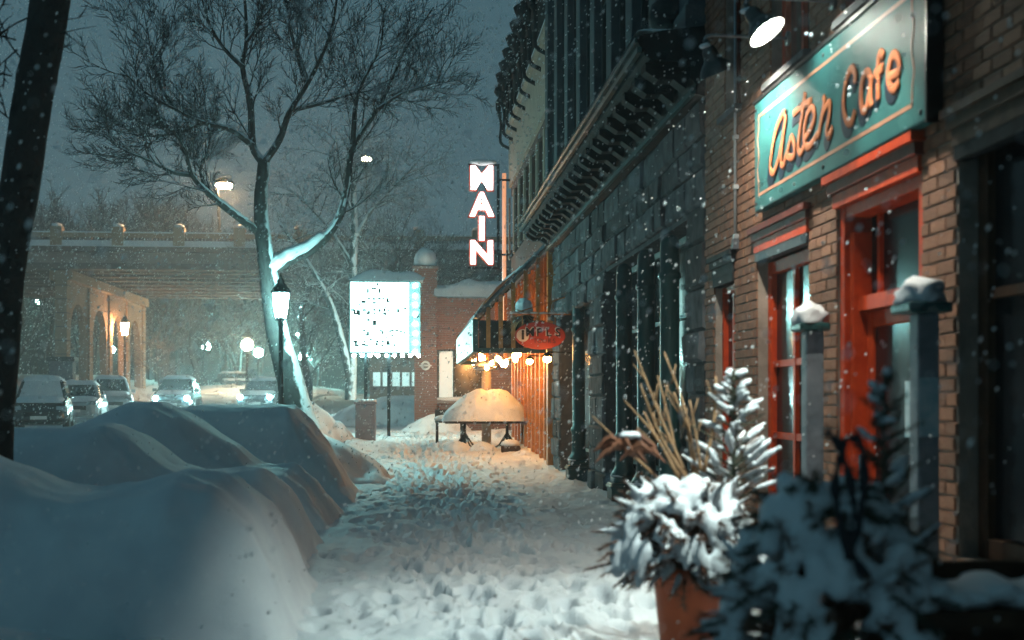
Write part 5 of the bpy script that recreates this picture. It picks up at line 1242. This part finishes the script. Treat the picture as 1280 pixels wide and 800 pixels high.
# drift of snow in front of the pots
bank('snow_drift', 2.45, 7.6, .62, 1.6, .22, 'low snow drift along the cafe wall behind the orange pot', 61, cat='snow drift', group='snow drifts by the cafe')

# ================================================================== FALLING SNOW
sf_ = MB(); rn = random.Random(99)
OC = [(1, 0, 0), (-1, 0, 0), (0, 1, 0), (0, -1, 0), (0, 0, 1), (0, 0, -1)]; OF = [(0, 2, 4), (2, 1, 4), (1, 3, 4), (3, 0, 4), (2, 0, 5), (1, 2, 5), (3, 1, 5), (0, 3, 5)]
def flakes(n, x0, x1, y0, y1, z0, z1, ra, rb):
    for i in range(n):
        x, y, z = rn.uniform(x0, x1), rn.uniform(y0, y1), rn.uniform(z0, z1); z += gz2(y)
        if x > FX-.2: continue
        r = rn.uniform(ra, rb); e = rn.uniform(1, 1.9)
        sf_.add([(x+a*r+c*r*.35*e, y+b*r, z+c*r*e) for a, b, c in OC], OF)
flakes(15000, -7, 3, 2.5, 14, 0, 6.5, .003, .009)
flakes(16000, -14, 3, 14, 34, .3, 11, .005, .016)
flakes(16000, -22, 8, 34, 72, .5, 14, .008, .02)
fm, fn, fb_ = newmat('flake'); fo = fn.nodes['Material Output']; fn.nodes.remove(fb_)
fd = fn.nodes.new('ShaderNodeBsdfDiffuse'); ftn = fn.nodes.new('ShaderNodeBsdfTranslucent'); fmx = fn.nodes.new('ShaderNodeMixShader')
fd.inputs[0].default_value = (.92, .94, .95, 1); ftn.inputs[0].default_value = (.92, .94, .95, 1)
fn.links.new(fd.outputs[0], fmx.inputs[1]); fn.links.new(ftn.outputs[0], fmx.inputs[2]); fn.links.new(fmx.outputs[0], fo.inputs[0])
flakes(900, -1.3, 1.6, 1.4, 3.2, .5, 3.0, .0018, .0042)
single('falling_snow', sf_, 'flake', 'snowflakes falling through the night air', 'snowfall', kind='stuff')

# ================================================================== SNOW-FILLED AIR
hz = MB(); hz.box(-230, 230, -30, 430, -2, 34)
ho = hz.build('haze', 'snow'); ho.data.materials.clear()
hm = bpy.data.materials.new('haze'); hm.use_nodes = True; hn = hm.node_tree; hn.nodes.clear()
out = hn.nodes.new('ShaderNodeOutputMaterial'); pv = hn.nodes.new('ShaderNodeVolumePrincipled'); hn.links.new(pv.outputs[0], out.inputs['Volume'])
pv.inputs['Color'].default_value = (.93, .97, 1, 1); pv.inputs['Density'].default_value = .0023; pv.inputs['Anisotropy'].default_value = .6
ho.data.materials.append(hm); tag(ho, 'pale snowy haze filling the street', 'haze', kind='stuff')
